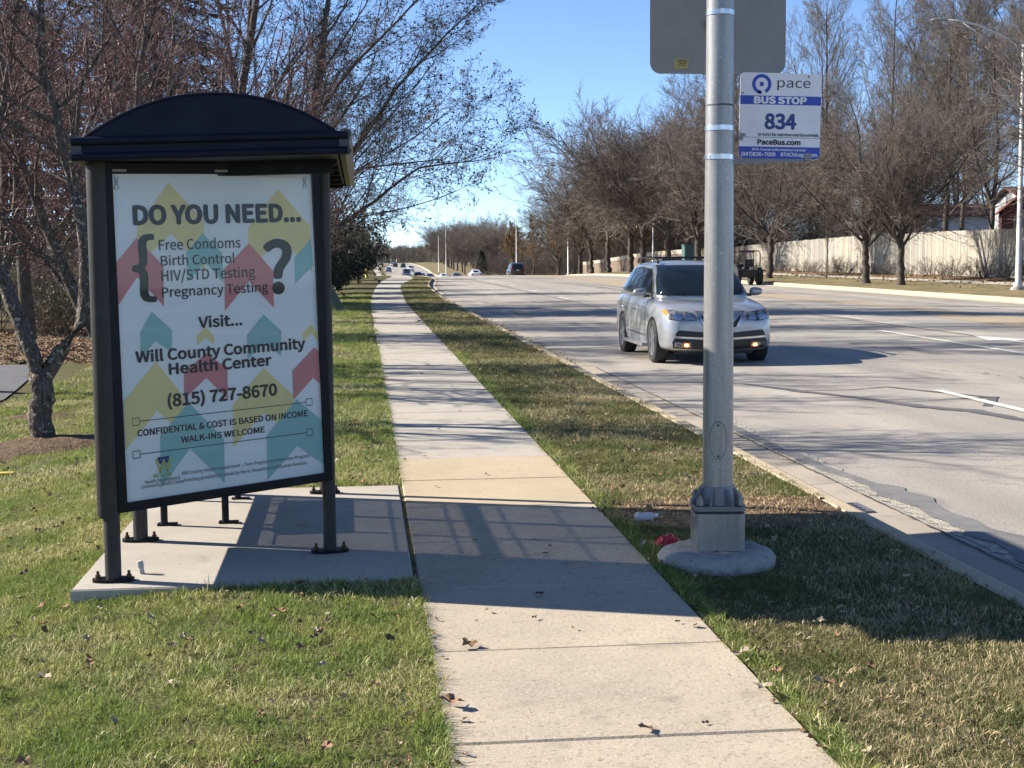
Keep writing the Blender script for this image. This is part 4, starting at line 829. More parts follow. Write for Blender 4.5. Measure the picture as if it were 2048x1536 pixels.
        for s_ in (-1, 1):
            q = lambda pts: [(s_*x, z + hz) for x, z in pts]
            D(q([(.42, .76), (.46, .86), (.82, .9), (.8, .79)]), 'y', M_LENS, 'headlight')
            D(q([(.46, .80), (.5, .96), (.84, 1.0), (.86, .84)]), '-y', M_TAILRED, 'tail_light', None, .012)
            b = MB(); b.box((s_*.99, 1.6, 1.12 + hz*1.0), (.16, .1, .13)); b.build('mirror', paint, t)
        D([(-.42, .50), (.42, .50), (.42, .66 + hz), (-.42, .66 + hz)], 'y', M_PLAST, 'grille'); D([(-.72, .36), (.72, .36), (.74, .46), (-.74, .46)], '-y', M_PLAST, 'rear_bumper')
        D([(-.2, .74 + hz), (.2, .74 + hz), (.2, .84 + hz), (-.2, .84 + hz)], '-y', M_WHITE, 'rear_plate', None, .014)
        if kind == 'suv':
            for s_ in (-1, 1): b = MB(); b.tube([(s_*.6, 2.2, 1.72), (s_*.61, 2.5, 1.77), (s_*.6, 3.9, 1.76), (s_*.6, 4.0, 1.70)], .02, 6); b.build('roof_rail', M_PLAST, t)
    return t
silver = car_paint('paint_silver', (.34, .35, .365), .35)
suv = make_car('silver_suv', 'suv', silver, 'silver sport utility vehicle with amber fog lamps lit, driving towards the bus stop', 'car', None, True)
suv.scale = (.95, .95, .95); suv.location = (5.60, 21.55, float(zroad(5.55, 23.2)) - .02); suv.rotation_euler = (R(.3), 0, R(0))
# far traffic: away-going cars are turned by half a turn, their front end points up the road
def place_car(t, x, y, away):
    z = float(zroad(x, y)); dz = math.atan2(float(zroad(x, y+2)) - float(zroad(x, y-2)), 4); L = 4.75; dx = (float(curbL(y+8)) - float(curbL(y-8))) / 16 if y > 150 else 0
    if away: t.location = (x, y + L/2*2, z); t.rotation_euler = (-dz, 0, math.pi - math.atan(dx))
    else: t.location = (x, y, z); t.rotation_euler = (dz, 0, -math.atan(dx))
    return t
GT = 'distant traffic beyond the crest'
pw = car_paint('paint_white', (.72, .72, .72), 0); pk = car_paint('paint_black', (.014, .015, .018), .2); pg = car_paint('paint_grey', (.12, .13, .15), .5); pb = car_paint('paint_blue', (.03, .05, .11), .4)
cw = make_car('white_sedan', 'sedan', pw, 'white sedan seen from behind, nearest in the queue at the crest', 'car', GT); place_car(cw, 15.9, 196, True)
ck = make_car('black_suv', 'suv', pk, 'dark sport utility vehicle seen from behind on the crest, right of the white sedan', 'car', GT); place_car(ck, 18.6, 168, True)
cg = make_car('grey_sedan', 'sedan', pg, 'dark grey sedan in the queue, just left of the white sedan', 'car', GT); place_car(cg, 15.6, 232, True)
cws = make_car('white_suv', 'suv', pw, 'white sport utility vehicle coming up the far rise below two dark ones', 'car', GT); place_car(cws, 13.6, 395, False)
for src, x, y, aw, lab in [
    (cw, 14.2, 245, True, 'white sedan third from the right in the queue past the crest'),
    (cg, 12.6, 262, True, 'low grey sedan in the middle of the queue past the crest'),
    (ck, 10.6, 270, True, 'dark vehicle at the left end of the queue past the crest'),
    (cg, 12.0, 285, True, 'dark sedan second from the left in the queue past the crest'),
    (cg, 7.2, 225, False, 'dark roof of a car just showing behind the kerb of the grass strip'),
    (ck, 10.3, 330, False, 'black vehicle coming up the near dip left of the queue'),
    (cg, 7.2, 390, False, 'grey sedan alone in the left lane of the far rise'),
    (ck, 15.0, 520, False, 'black vehicle above the white one on the far rise'),
    (ck, 13.2, 560, True, 'dark vehicle second from the left on the far rise'),
    (cws, 13.5, 640, False, 'small white vehicle at the top of the far rise'),
    (cg, 10.0, 740, False, 'tiny dark car at the top left of the far rise')]:
    n = copy_thing(src, (0, 0, 0), 0, 1., lab); place_car(n, x, y, aw)
# landscaping rig parked along the opposite kerb
tx, ty = 21.6, 77.; tz = float(zroad(tx, ty)); tr = thing('utility_tractor', (tx, ty, tz), 'dark compact tractor with tubular roll bar parked along the opposite kerb', 'tractor')
b = MB(); b.tube([(tx-.62, ty, tz+.8), (tx-.62, ty, tz+1.75), (tx-.55, ty, tz+1.9), (tx+.55, ty, tz+1.9), (tx+.62, ty, tz+1.75), (tx+.62, ty, tz+.8)], .035, 8); b.tube([(tx-.62, ty+1.3, tz+.8), (tx-.62, ty+1.3, tz+1.85), (tx+.62, ty+1.3, tz+1.85), (tx+.62, ty+1.3, tz+.8)], .03, 8); b.build('roll_bar', M_PLAST, tr, True)
b = MB(); b.prism(rrect(.55, .9, .12), .45, .85, lambda x, y, z: (tx+x, ty+.75+y, tz+z)); b.prism(rrect(.36, .75, .15), .85, 1.15, lambda x, y, z: (tx+x, ty+1.9+y*.6, tz+z)); b.build('tractor_body', M_PLAST, tr)
b = MB(); b.box((tx, ty+.4, tz+.95), (.5, .5, .12)); b.box((tx, ty+.15, tz+1.2), (.5, .1, .5)); b.build('seat', M_PLAST, tr)
b = MB(); b.box((tx+.1, ty-.14, tz+.95), (.22, .03, .16)); b.build('slow_plate', M_SIGNBACK, tr)
for x in (-.62, .62):
    for y, r_ in ((.2, .5), (1.9, .36)): b = MB(); b.lathe([(.15, -.13), (r_*.9, -.13), (r_, -.08), (r_, .08), (r_*.9, .13), (.15, .13)], n=18, f=lambda a, c, z, x=x, y=y, r_=r_: (tx+x+z, ty+y+a, tz+r_+c)); b.build('wheel', M_TYRE, tr)
kx, ky = 21.4, 90.; kz = float(zroad(kx, ky)); tk = thing('utility_truck', (kx, ky, kz), 'work truck carrying a ribbed green metal bin, half hidden behind the silver vehicle', 'truck')
b = MB(); b.box((kx-.1, ky+.7, kz+1.75), (.62, .8, 1.15))
for x in np.linspace(-.25, .25, 5): b.box((kx-.1+x, ky+.28, kz+1.75), (.05, .05, 1.15))
b.box((kx-.1, ky+.7, kz+2.36), (.68, .86, .06)); b.build('green_bin', M_GREENBOX, tk)
b = MB(); b.box((kx, ky+2.3, kz+1.02), (2., 4.4, .16)); b.box((kx, ky+2.6, kz+.7), (.9, 5.6, .3)); b.build('truck_bed', M_PLAST, tk)
b = MB(); b.prism([(4.6, .6), (6.9, .6), (6.9, 1.3), (5.9, 1.3), (5.5, 1.6), (4.7, 1.6)], -.95, .95, lambda y, z, x: (kx+x, ky+y, kz+z)); b.build('truck_cab', pk, tk)
for x in (-.85, .85):
    for y in (1., 5.9): b = MB(); b.lathe([(.2, -.14), (.42, -.14), (.45, -.1), (.45, .1), (.42, .14), (.2, .14)], n=18, f=lambda a, c, z, x=x, y=y: (kx+x+z, ky+y+a, kz+.45+c)); b.build('wheel', M_TYRE, tk)
# ---------------------------------------------------------------- trees
def norm(a): return a / np.maximum(np.linalg.norm(a, axis=-1, keepdims=True), 1e-9)
def grow(P, Rr, n, L, ang, up, wig, k, t0, t1, rr, rg, tip=.35, lenr=None, taper=.5, grav=0., rmin=0.):
    """spawn n children per parent polyline. P (m,q,3), Rr (m,q)"""
    m, q, _ = P.shape; t = t0 + (t1-t0) * (np.arange(n)[None] + rg.uniform(0, 1, (m, n))) / n; t = np.clip(t, 0, .999)
    f = t*(q-1); i = f.astype(int); fr = (f-i)[..., None]; ar = np.arange(m)[:, None]
    p0 = P[ar, i]*(1-fr) + P[ar, i+1]*fr; tan = norm(P[ar, i+1] - P[ar, i]); r0 = Rr[ar, i]*(1-fr[..., 0]) + Rr[ar, i+1]*fr[..., 0]
    plen = np.linalg.norm(np.diff(P, axis=1), axis=-1).sum(1)[:, None]
    rv = rg.normal(size=(m, n, 3)); perp = norm(rv - tan*(rv*tan).sum(-1, keepdims=True)); a = np.radians(ang) * rg.uniform(.7, 1.3, (m, n))[..., None]
    d = norm(tan*np.cos(a) + perp*np.sin(a) + np.array([0, 0, up]))
    ln = (L if lenr is None else plen*lenr) * (1 - taper*t) * rg.uniform(.65, 1.25, (m, n)); rc = np.maximum(r0*rr*rg.uniform(.8, 1.1, (m, n)), rmin)
    pts = [p0]; cur = d
    for j in range(1, k):
        cur = norm(cur + rg.normal(size=cur.shape)*wig + np.array([0, 0, up*.35 - grav])); pts.append(pts[-1] + cur*(ln/(k-1))[..., None])
    Q = np.stack(pts, 2).reshape(m*n, k, 3); s = np.linspace(1, tip, k); return Q, (rc[..., None]*s).reshape(m*n, k)
def tubes(P, Rr, sides):
    m, k, _ = P.shape; T = norm(np.gradient(P, axis=1)); ref = np.where(np.abs(T[:, :, 2:3]) > .9, np.array([1., 0, 0]), np.array([0, 0, 1.]))
    A = norm(np.cross(T, ref)); B = np.cross(T, A); th = np.arange(sides)*2*np.pi/sides
    V = P[:, :, None] + (A[:, :, None]*np.cos(th)[:, None] + B[:, :, None]*np.sin(th)[:, None]) * Rr[:, :, None, None]
    base = np.arange(m)[:, None, None]*k*sides + np.arange(k-1)[None, :, None]*sides + np.arange(sides)[None, None]; nx = np.arange(m)[:, None, None]*k*sides + np.arange(k-1)[None, :, None]*sides + (np.arange(sides)[None, None]+1) % sides
    return V.reshape(-1, 3), np.stack([base, nx, nx+sides, base+sides], -1).reshape(-1, 4)
def merge(parts):
    V = []; F = []; o = 0
    for v, f in parts: V.append(v); F.append(f+o); o += len(v)
    return np.concatenate(V), np.concatenate(F)
def cards(C, size, rg, ar=.55):
    n = len(C); a = norm(rg.normal(size=(n, 3))); b = norm(np.cross(a, rg.normal(size=(n, 3)))); s = size*rg.uniform(.6, 1.3, (n, 1))
    V = np.stack([C - a*s*.5, C + b*s*ar*.5, C + a*s*.5, C - b*s*ar*.5], 1).reshape(-1, 3); return V, np.arange(4*n).reshape(n, 4)
def resample(pts, k):
    pts = np.array(pts, float); d = np.concatenate([[0], np.cumsum(np.linalg.norm(np.diff(pts, axis=0), axis=1))]); t = np.linspace(0, d[-1], k)
    return np.stack([np.interp(t, d, pts[:, i]) for i in range(3)], 1)
def tree_mesh(nm, seed, trunks, levels, bark, twig, leaf=None, nl=0, ls=.04, split=1, skip=0):
    """trunks: list of (points, r0, r1). levels: dicts for grow. returns [(part, mesh)]"""
    rg = np.random.default_rng(seed); big = []; small = []
    P = []; Rr = []
    for pts, r0, r1 in trunks:
        q = resample(pts, 14); q[1:] += rg.normal(size=q[1:].shape)*r0*.16; P.append(q); rad = r0 + (r1-r0)*np.linspace(0, 1, 14)**.85; P_ = q
        if q[0][2] < .05: rad[0] *= 1.35; rad[1] *= 1.05
        Rr.append(rad)
    P = np.array(P); Rr = np.array(Rr); V, F = tubes(P, Rr, 12); jit = rg.normal(size=V.shape)*(Rr.reshape(-1).repeat(12)[:, None]*.05); big.append((V + jit, F)); P, Rr = P[skip:], Rr[skip:]
    for li, lv in enumerate(levels):
        sides = lv.pop('sides', 3) if 'sides' in lv else 3; P, Rr = grow(P, Rr, rg=rg, **lv)
        (big if li < split else small).append(tubes(P, Rr, sides))
    out = [('trunk', npmesh('trunk', *merge(big), bark, True)), ('crown', npmesh('crown', *merge(small), twig, True))]
    if leaf and nl:
        idx = rg.integers(0, len(P), nl); j = rg.integers(1, P.shape[1], nl); C = P[idx, j] + rg.normal(size=(nl, 3))*.03; out.append(('leaves', npmesh('leaves', *cards(C, ls, rg), leaf)))
    return out
def plant(nm, parts, loc, rz, sc, label, cat, group=None):
    t = thing(nm, loc, label, cat, group, rz); t.scale = (sc, sc, sc) if not isinstance(sc, tuple) else sc
    for pn, me in parts:
        o = bpy.data.objects.new(pn, me); COL.objects.link(o); o.parent = t
    return t
def lv(n, L=1, ang=40, up=.2, wig=.12, k=5, t0=.2, t1=1, rr=.5, tip=.35, lenr=None, taper=.5, grav=0., rmin=0., sides=4): return dict(n=n, L=L, ang=ang, up=up, wig=wig, k=k, t0=t0, t1=t1, rr=rr, tip=tip, lenr=lenr, taper=taper, grav=grav, rmin=rmin, sides=sides)
U = lambda *p: [tuple(q) for q in p]
# street trees (about 11 m): short bole, many rising limbs, dense fine twigs
STREET = [tree_mesh('street', s, [(U((0, 0, 0), (.04*dx, .02, 1.2), (.12*dx, .04, 2.8)), .19, .15)],
    [lv(9, 6.6, 50, .12, .09, 8, .62, 1., .62, .2, taper=.0, sides=6), lv(14, ang=42, up=.06, wig=.09, k=6, t0=.08, rr=.5, lenr=.6, taper=.55, sides=4), lv(10, ang=40, up=.06, wig=.11, k=4, t0=.08, rr=.55, lenr=.52, rmin=.0135, taper=.4, sides=3), lv(7, ang=38, up=.05, wig=.12, k=3, t0=.1, rr=.7, lenr=.62, rmin=.0092, taper=.3, sides=3)], M_BARKD, M_TWIG, split=1) for s, dx in ((11, 1), (12, -1), (13, .6))]
# tall open woodland trees (about 20 m)
WOOD = [tree_mesh('wood', s, [(U((0, 0, 0), (.1, 0, 4), (-.2*dx, .1, 10), (.3*dx, .2, 19)), .26, .04), (U((0, 0, 5), (1.4*dx, .3, 9), (2.4*dx, .6, 17)), .15, .03)],
    [lv(17, 8.5, 52, .12, .1, 6, .16, .97, .5, .25, taper=.5, sides=5), lv(12, ang=40, up=.12, wig=.1, k=5, t0=.12, rr=.5, lenr=.52, sides=3), lv(8, ang=36, up=.12, wig=.1, k=4, t0=.12, rr=.6, lenr=.52, rmin=.013, sides=3), lv(5, ang=36, up=.1, wig=.1, k=3, t0=.12, rr=.7, lenr=.65, rmin=.009, sides=3)], M_BARKD, M_TWIGG) for s, dx in ((21, 1), (22, -1), (23, .4))]
# upswept tree with hanging dry seed leaves (left of the walk, about 13 m)
UPSW = [tree_mesh('upswept', s, [(U((0, 0, 0), (.05, 0, 1.4), (.5, .2, 4.5), (1.2, .1, 9), (1.7, 0, 13)), .17, .03), (U((.05, 0, 1.5), (1.2, -.3, 3.6), (3.2, -.2, 6.4), (5.4, 0, 8.6)), .10, .015), (U((0, 0, 1.6), (-1, .3, 4), (-2, .5, 9), (-2.4, .4, 12)), .11, .02), (U((.02, 0, 1.2), (1.5, .2, 2.6), (3.6, .3, 4.1), (5.6, .2, 4.3)), .075, .012)],
    [lv(15, 4.2, 36, .18, .08, 6, .12, .97, .45, .25, taper=.45, sides=5), lv(9, ang=40, up=.1, wig=.12, k=5, t0=.12, rr=.5, lenr=.52, sides=3), lv(7, ang=42, up=.0, wig=.16, k=4, t0=.12, rr=.6, lenr=.52, rmin=.006, grav=.04, sides=3), lv(4, ang=45, up=-.03, wig=.18, k=3, t0=.15, rr=.7, lenr=.55, rmin=.0042, grav=.05, sides=3)], M_BARKD, M_TWIGD, M_BUD, 8000, .075) for s in (31, 33)]
# red-twigged ornamental fruit trees (about 5.5 m)
def crab(seed, tr, nm='crab', nl=2600, skip=0, t0=.3): return tree_mesh(nm, seed, tr, [lv(13, 2.4, 50, .16, .2, 6, t0, .98, .5, .3, taper=.4, sides=6), lv(9, ang=50, up=.1, wig=.22, k=5, t0=.12, rr=.5, lenr=.5, sides=4), lv(5, ang=50, up=.06, wig=.25, k=4, t0=.12, rr=.55, lenr=.5, rmin=.0035, sides=3), lv(4, ang=55, up=.0, wig=.2, k=3, t0=.15, rr=.7, lenr=.5, rmin=.0022, sides=3)], M_BARK, M_TWIGR, M_BERRY, nl, .035, split=1, skip=skip)
CRAB = [crab(41, [(U((0, 0, 0), (.02, 0, .7), (-.5, .1, 1.8), (-1., .2, 3.2), (-1.3, .1, 4.8)), .11, .03), (U((.02, 0, .6), (.5, .1, 1.5), (.8, -.2, 3.), (1.1, -.1, 5.2)), .09, .025), (U((0, 0, .7), (.1, .5, 2.2), (-.1, .8, 4.9)), .08, .02)]),
        crab(42, [(U((0, 0, 0), (-.1, 0, 1.0), (.6, .2, 2.4), (1.6, .1, 3.6)), .12, .025), (U((-.08, 0, .8), (-.8, -.1, 2.2), (-1.5, .1, 4.2)), .09, .02), (U((-.05, 0, .9), (-.1, -.3, 2.5), (.2, -.5, 5.2)), .09, .02)])]
# the nearest one: stout trunk forking low, right limb rising behind the shelter, left limb bending out
NEAR = crab(45, [(U((0, 0, -.1), (.0, 0, .35), (.03, 0, .82)), .125, .115), (U((.0, 0, .72), (-.14, .02, 1.15), (-.33, .04, 1.75), (-.48, .05, 1.95), (-.9, .1, 2.1), (-1.3, .1, 2.7), (-1.5, .1, 3.9)), .088, .03), (U((.03, 0, .70), (.22, 0, 1.0), (.46, .02, 1.35), (.52, .03, 1.75), (.45, .05, 2.5), (.15, .05, 3.6), (.1, 0, 5.2)), .082, .03), (U((.47, .02, 1.4), (.7, .1, 2.2), (1.0, .3, 3.4), (1.2, .3, 4.9)), .06, .02), (U((-.42, .04, 1.9), (-.45, .3, 2.9), (-.2, .5, 4.6)), .055, .02)], nl=3000, skip=1, t0=.42)
# leaf-holding small tree (brown autumn leaves) and evergreens
BROWN = [tree_mesh('brown', s, [(U((0, 0, 0), (.1, 0, 2), (0, .2, 8)), .13, .03)], [lv(16, 3.6, 45, .2, .12, 5, .22, .95, .5, taper=.6, sides=4), lv(8, ang=45, up=.1, wig=.15, k=4, t0=.15, rr=.5, lenr=.5, sides=3), lv(6, ang=45, up=.05, wig=.16, k=3, t0=.15, rr=.6, lenr=.5, rmin=.008, sides=3)], M_BARKD, M_TWIG, M_ORANGE, 9000, .19) for s in (51, 52)]
def conifer(seed, H, Rb):
    rg = np.random.default_rng(seed); V, F = tubes(resample([(0, 0, 0), (.05, 0, H*.5), (0, 0, H)], 10)[None], np.linspace(.22, .02, 10)[None], 9); tr = npmesh('trunk', V, F, M_BARKD, True)
    n = 260; z = H*(.12 + .88*rg.uniform(0, 1, n)**.8); ln = Rb*(1-z/H)**.75*rg.uniform(.7, 1.15, n) + .25; az = rg.uniform(0, 6.28, n); k = 6; t = np.linspace(0, 1, k)
    P = np.stack([np.cos(az)[:, None]*ln[:, None]*t, np.sin(az)[:, None]*ln[:, None]*t, z[:, None] - ln[:, None]*(.35*t - .12*t*t)], -1); br = tubes(P, np.full((n, k), .02)*np.linspace(1, .3, k), 3)
    j = rg.uniform(.15, 1, (n, 30)); f = j*(k-1); i = np.clip(f.astype(int), 0, k-2); fr = (f-i)[..., None]; ar = np.arange(n)[:, None]; C = (P[ar, i]*(1-fr) + P[ar, i+1]*fr).reshape(-1, 3); m = len(C)
    d = norm(np.stack([np.cos(az).repeat(30), np.sin(az).repeat(30), np.full(m, -.2)], -1) + rg.normal(size=(m, 3))*.55 + np.array([0, 0, -.25])); s = rg.uniform(.25, .55, (m, 1)); w = norm(np.cross(d, rg.normal(size=(m, 3))))*.045
    Vn = np.stack([C, C + d*s*.5 + w, C + d*s, C + d*s*.5 - w], 1).reshape(-1, 3); return [('trunk', tr), ('branches', npmesh('branches', *br, M_BARKD)), ('needles', npmesh('needles', Vn, np.arange(4*m).reshape(m, 4), M_NEEDLE))]
CON = [conifer(61, 15, 3.4), conifer(62, 9, 2.6)]
def shrub(seed, h, r_, nst, leaf=None, nl=0, ls=.06, twig=None):
    rg = np.random.default_rng(seed); a = rg.uniform(0, 6.28, nst); rad = rg.uniform(0, .25, nst)*r_; P0 = np.stack([rad*np.cos(a), rad*np.sin(a), np.zeros(nst)], -1); k = 6; d = norm(np.stack([np.cos(a)*.45*r_/h*rg.uniform(.1, 1.6, nst), np.sin(a)*.45*r_/h*rg.uniform(.1, 1.6, nst), np.full(nst, 1.)], -1)); pts = [P0]; ln = h*rg.uniform(.6, 1.05, nst)
    for j in range(1, k): d = norm(d + rg.normal(size=d.shape)*.13); pts.append(pts[-1] + d*(ln/(k-1))[:, None])
    P = np.stack(pts, 1); Rr = np.full((nst, k), .011)*np.linspace(1, .4, k); pa = [tubes(P, Rr, 4)]
    P2, R2 = grow(P, Rr, 9, 1, 42, .1, .16, 4, .1, 1, .6, rg, .4, .42, rmin=.005); pb_ = [tubes(P2, R2, 3)]; P3, R3 = grow(P2, R2, 5, 1, 45, .05, .2, 3, .1, 1, .7, rg, .4, .5, rmin=.0038); pb_.append(tubes(P3, R3, 3))
    out = [('stems', npmesh('stems', *merge(pa), M_TWIGD)), ('twigs', npmesh('twigs', *merge(pb_), twig or M_TWIG))]
    if leaf: idx = rg.integers(0, len(P3), nl); j = rg.integers(0, 3, nl); out.append(('leaves', npmesh('leaves', *cards(P3[idx, j] + rg.normal(size=(nl, 3))*.05, ls, rg), leaf)))
    return out
HEDGE = [shrub(s, 1.15, 1.9, 24) for s in (71, 72)]
THICK = [shrub(s, 2.6, 2.4, 46, None, 0, .07, M_TWIGD) for s in (73, 74)]
EVER = [shrub(s, 2.6, 2.6, 46, M_DKLEAF, 9000, .11, M_TWIGD) for s in (75, 76)]
OLIVE = [shrub(77, 1.5, 1.8, 36, M_OLIVE, 2600, .07)]
YOUNG = tree_mesh('young', 81, [(U((0, 0, 0), (.05, 0, 1.5), (0, 0, 4.6)), .05, .012)], [lv(22, 1.7, 26, .5, .06, 5, .3, .95, .5, taper=.5, sides=3), lv(7, ang=28, up=.3, wig=.1, k=4, t0=.15, rr=.6, lenr=.5, rmin=.006, sides=3), lv(4, ang=30, up=.2, wig=.1, k=3, t0=.15, rr=.7, lenr=.5, rmin=.005, sides=3)], M_BARK, M_TWIG)
rp = random.Random(77)
def at(x, y): return (x, y, ground(x, y) - .03)
# --- left of the walk
plant('ornamental_tree', NEAR, (-3.3, 14.72, float(zlawn(-3.3, 14.72))), 0, 1., 'nearest ornamental tree, its low forked trunk in a mulch ring left of the shelter', 'tree', 'red-twigged ornamental trees')
LAB = ['red-twigged ornamental tree %s']
for i, (x, y, a, s, lab) in enumerate([
    (-3.25, 18.3, 40, .95, 'ornamental tree second from the camera, crown filling the left edge beside the shelter'), (-5.6, 21.5, 130, 1.05, 'ornamental tree beside the driveway, behind the nearest forked one'),
    (-2.3, 21.9, 200, 1.0, 'ornamental tree directly behind the shelter roof'), (-2.1, 30.5, 15, 1.0, 'reddest ornamental tree, its crown hanging right of the shelter post'),
    (-5.4, 30, 300, 1.0, 'ornamental tree behind the driveway left of the shelter roof'), (-1.7, 38, 80, 1., 'farthest ornamental tree, low branches reaching over the sidewalk')]):
    plant('ornamental_tree', CRAB[i % 2], at(x, y), R(a), s, lab, 'tree', 'red-twigged ornamental trees')
for i, (x, y, a, s, lab) in enumerate([(-3.6, 36, 10, 1.05, 'large upswept bare tree rising behind the left half of the shelter roof'), (-2.2, 44, -8, 1.12, 'large upswept bare tree whose branches spread right over the sidewalk'), (-3.8, 66, -10, .95, 'upswept bare tree low behind the spreading one')]):
    plant('bare_tree', UPSW[i % 2], at(x, y), R(a), s, lab, 'tree', 'large bare trees left of the sidewalk')
plant('conifer', CON[0], at(-6.4, 46), .4, 1.15, 'tall dark conifer standing behind the shelter roof', 'tree')
plant('conifer', CON[1], at(-11.5, 52), 1.4, 1.2, 'shorter dark conifer at the far left behind the bare trees', 'tree')
for i, (x, y, s, lab) in enumerate([(-7.2, 31, .62, 'dark two-stemmed woodland tree at the upper left'), (-8.2, 48, .75, 'woodland tree left of the tall conifer'), (-6.5, 112, .6, 'woodland tree near the crest on the left'), (-5.5, 150, .6, 'woodland tree left of the road past the crest')]):
    plant('woodland_tree', WOOD[i % 3], at(x, y), rp.uniform(0, 6), s, lab, 'tree', 'bare woodland trees on the left')
for i, (x, y, s, lab) in enumerate([(-4.8, 50, 1.1, 'upswept bare tree between the conifer and the shelter apex')]):
    plant('bare_tree', UPSW[i % 2], at(x, y), R(40 + 90*i), s, lab, 'tree', 'large bare trees left of the sidewalk')
sl = [(-8.4, 38), (-10.4, 39.5), (-12.6, 41), (-6.6, 41), (-9.5, 43), (-14.5, 43.5), (-12, 46), (-7.6, 45), (-5., 47), (-16.5, 48), (-4.6, 40.5), (-18, 52)]
for i, (x, y) in enumerate(sl): plant('bare_shrub', THICK[i % 2], at(x, y), rp.uniform(0, 6), rp.uniform(.9, 1.25), 'dark leafless shrub in the thicket behind the leaf-covered bed on the left', 'shrub', 'thicket shrubs at the left')
for i, (x, y, s, lab) in enumerate([(-3.2, 49, .8, 'low dark evergreen shrub nearest the utility pedestal'), (-2.4, 56, 1.3, 'dark evergreen shrub second along the sidewalk'), (-2.7, 63, 1.5, 'broad dark evergreen shrub left of the shaded sidewalk'), (-1.8, 73, 1.65, 'dark evergreen shrub where the sidewalk begins to bend'), (-1.7, 86, 1.6, 'tall dark evergreen shrub under the bare branches'), (-1.0, 99, 1.6, 'dark evergreen shrub just before the yellow hydrant'), (-2.4, 120, 1.2, 'farthest dark evergreen shrub by the crest')]):
    plant('evergreen_shrub', EVER[i % 2], at(x, y), rp.uniform(0, 6), s, lab, 'shrub', 'dark evergreen shrubs left of the sidewalk')
for i, (x, y, lab) in enumerate([(-7.8, 36.6, 'olive-leaved low bush in front of the thicket at the left'), (-6.0, 39, 'olive-leaved low bush right of the first one, behind the fork of the near tree')]): plant('olive_bush', OLIVE[0], at(x, y), rp.uniform(0, 6), 1., lab, 'shrub', 'olive-leaved bushes')
# --- right verge: street trees
ST = [(25.0, 63.2, 0, .92, 'street tree with pale peeling trunk, second right of the bus stop sign'), (24.9, 67.5, 1, .98, 'street tree with a low left limb, just right of the thin young tree'), (25.0, 84.5, 2, 1.0, 'street tree with flared base behind the silver vehicle'),
      (27.4, 49.5, 1, 1.0, 'street tree at the right edge, only its branches in view'), (25.2, 104, 0, 1.3, 'street tree just left of the lamp pole'), (25.6, 116, 2, 1.5, 'leaning street tree second left of the lamp pole'), (24.6, 122, 1, 1.55, 'street tree third left of the lamp pole'), (25.3, 131, 0, 1.55, 'street tree fourth left of the lamp pole'),
      (25.2, 143, 2, 1.5, 'street tree with twin limbs above the dark kerb'), (24.8, 151, 1, 1.35, 'street tree right of the far fence end'), (25.4, 163, 0, 1.15, 'street tree beside the white marker post'), (25., 178, 2, .9, 'farthest street tree in the row before the crest')]
for i, (x, y, k, s, lab) in enumerate(ST): plant('street_tree', STREET[k], at(x, y), rp.uniform(0, 6), s, lab, 'tree', 'street trees on the far verge')
plant('young_tree', YOUNG, at(26.6, 78.6), 0, 1., 'thin young tree with upright twigs before the pale fence', 'tree')
WR = [(33.5, 72, .72), (38, 66, .85), (36, 84, .95), (43, 78, 1.05), (34.5, 93, .9), (40, 98, 1.1), (33.8, 104, .9), (37, 112, 1.1), (45, 90, 1.15), (34, 118, 1.0), (41, 122, 1.15), (35, 130, 1.), (38, 140, 1.05), (34, 147, .95), (43, 150, 1.1), (36, 160, .95), (40, 172, 1.), (34, 182, .8), (37, 196, .85), (48, 110, 1.2), (50, 70, 1.1), (46, 62, .95), (52, 135, 1.2), (33, 210, .75), (37, 226, .8), (41, 60, .8), (58, 88, 1.1), (60, 104, 1.15), (56, 122, 1.1), (52, 152, 1.1), (48, 170, 1.1), (47, 190, 1.05), (50, 212, 1.), (44, 208, .95), (46, 240, .95), (38, 250, .85), (62, 140, 1.2), (60, 170, 1.2), (58, 76, 1.), (31.5, 108, .85), (32, 121, .95), (31.5, 134, .95), (32, 146, .95), (31.5, 157, .85), (32.5, 169, .8), (32.5, 96, .75), (36, 186, .8), (33, 200, .75), (31, 220, .7)]
for i, (x, y, s, lab) in enumerate([(36.5, 108, 1.08, 'very tall bare tree rising just right of the bus stop sign'), (37.5, 97, 1.02, 'very tall bare tree second right of the bus stop sign'), (38.4, 87, .98, 'very tall bare tree behind the arm of the right street lamp')]): plant('woodland_tree', WOOD[i % 3], at(x, y), 1.3 + 2*i, (s*.68, s*.68, s), lab, 'tree', 'bare woodland trees on the right')
def relw(x, y):
    z = y*.9944 + x*.1054; px = 1024 + 2800*(x*.9944 - y*.1054)/z
    return px
srt = sorted(range(len(WR)), key=lambda i: relw(WR[i][0], WR[i][1]))
ordn = ['leftmost', 'second', 'third', 'fourth', 'fifth', 'sixth', 'seventh', 'eighth', 'ninth', 'tenth', 'eleventh', 'twelfth', 'thirteenth', 'fourteenth', 'fifteenth', 'sixteenth', 'seventeenth', 'eighteenth', 'nineteenth', 'twentieth', 'twenty-first', 'twenty-second', 'twenty-third', 'twenty-fourth', 'twenty-fifth', 'twenty-sixth', 'twenty-seventh', 'twenty-eighth', 'twenty-ninth', 'thirtieth'] + ['thirty-' + w for w in ('first', 'second', 'third', 'fourth', 'fifth', 'sixth', 'seventh', 'eighth', 'ninth')] + ['fortieth'] + ['forty-' + w for w in ('first', 'second', 'third', 'fourth', 'fifth', 'sixth', 'seventh', 'eighth', 'ninth')] + ['fiftieth', 'fifty-first', 'fifty-second', 'fifty-third']
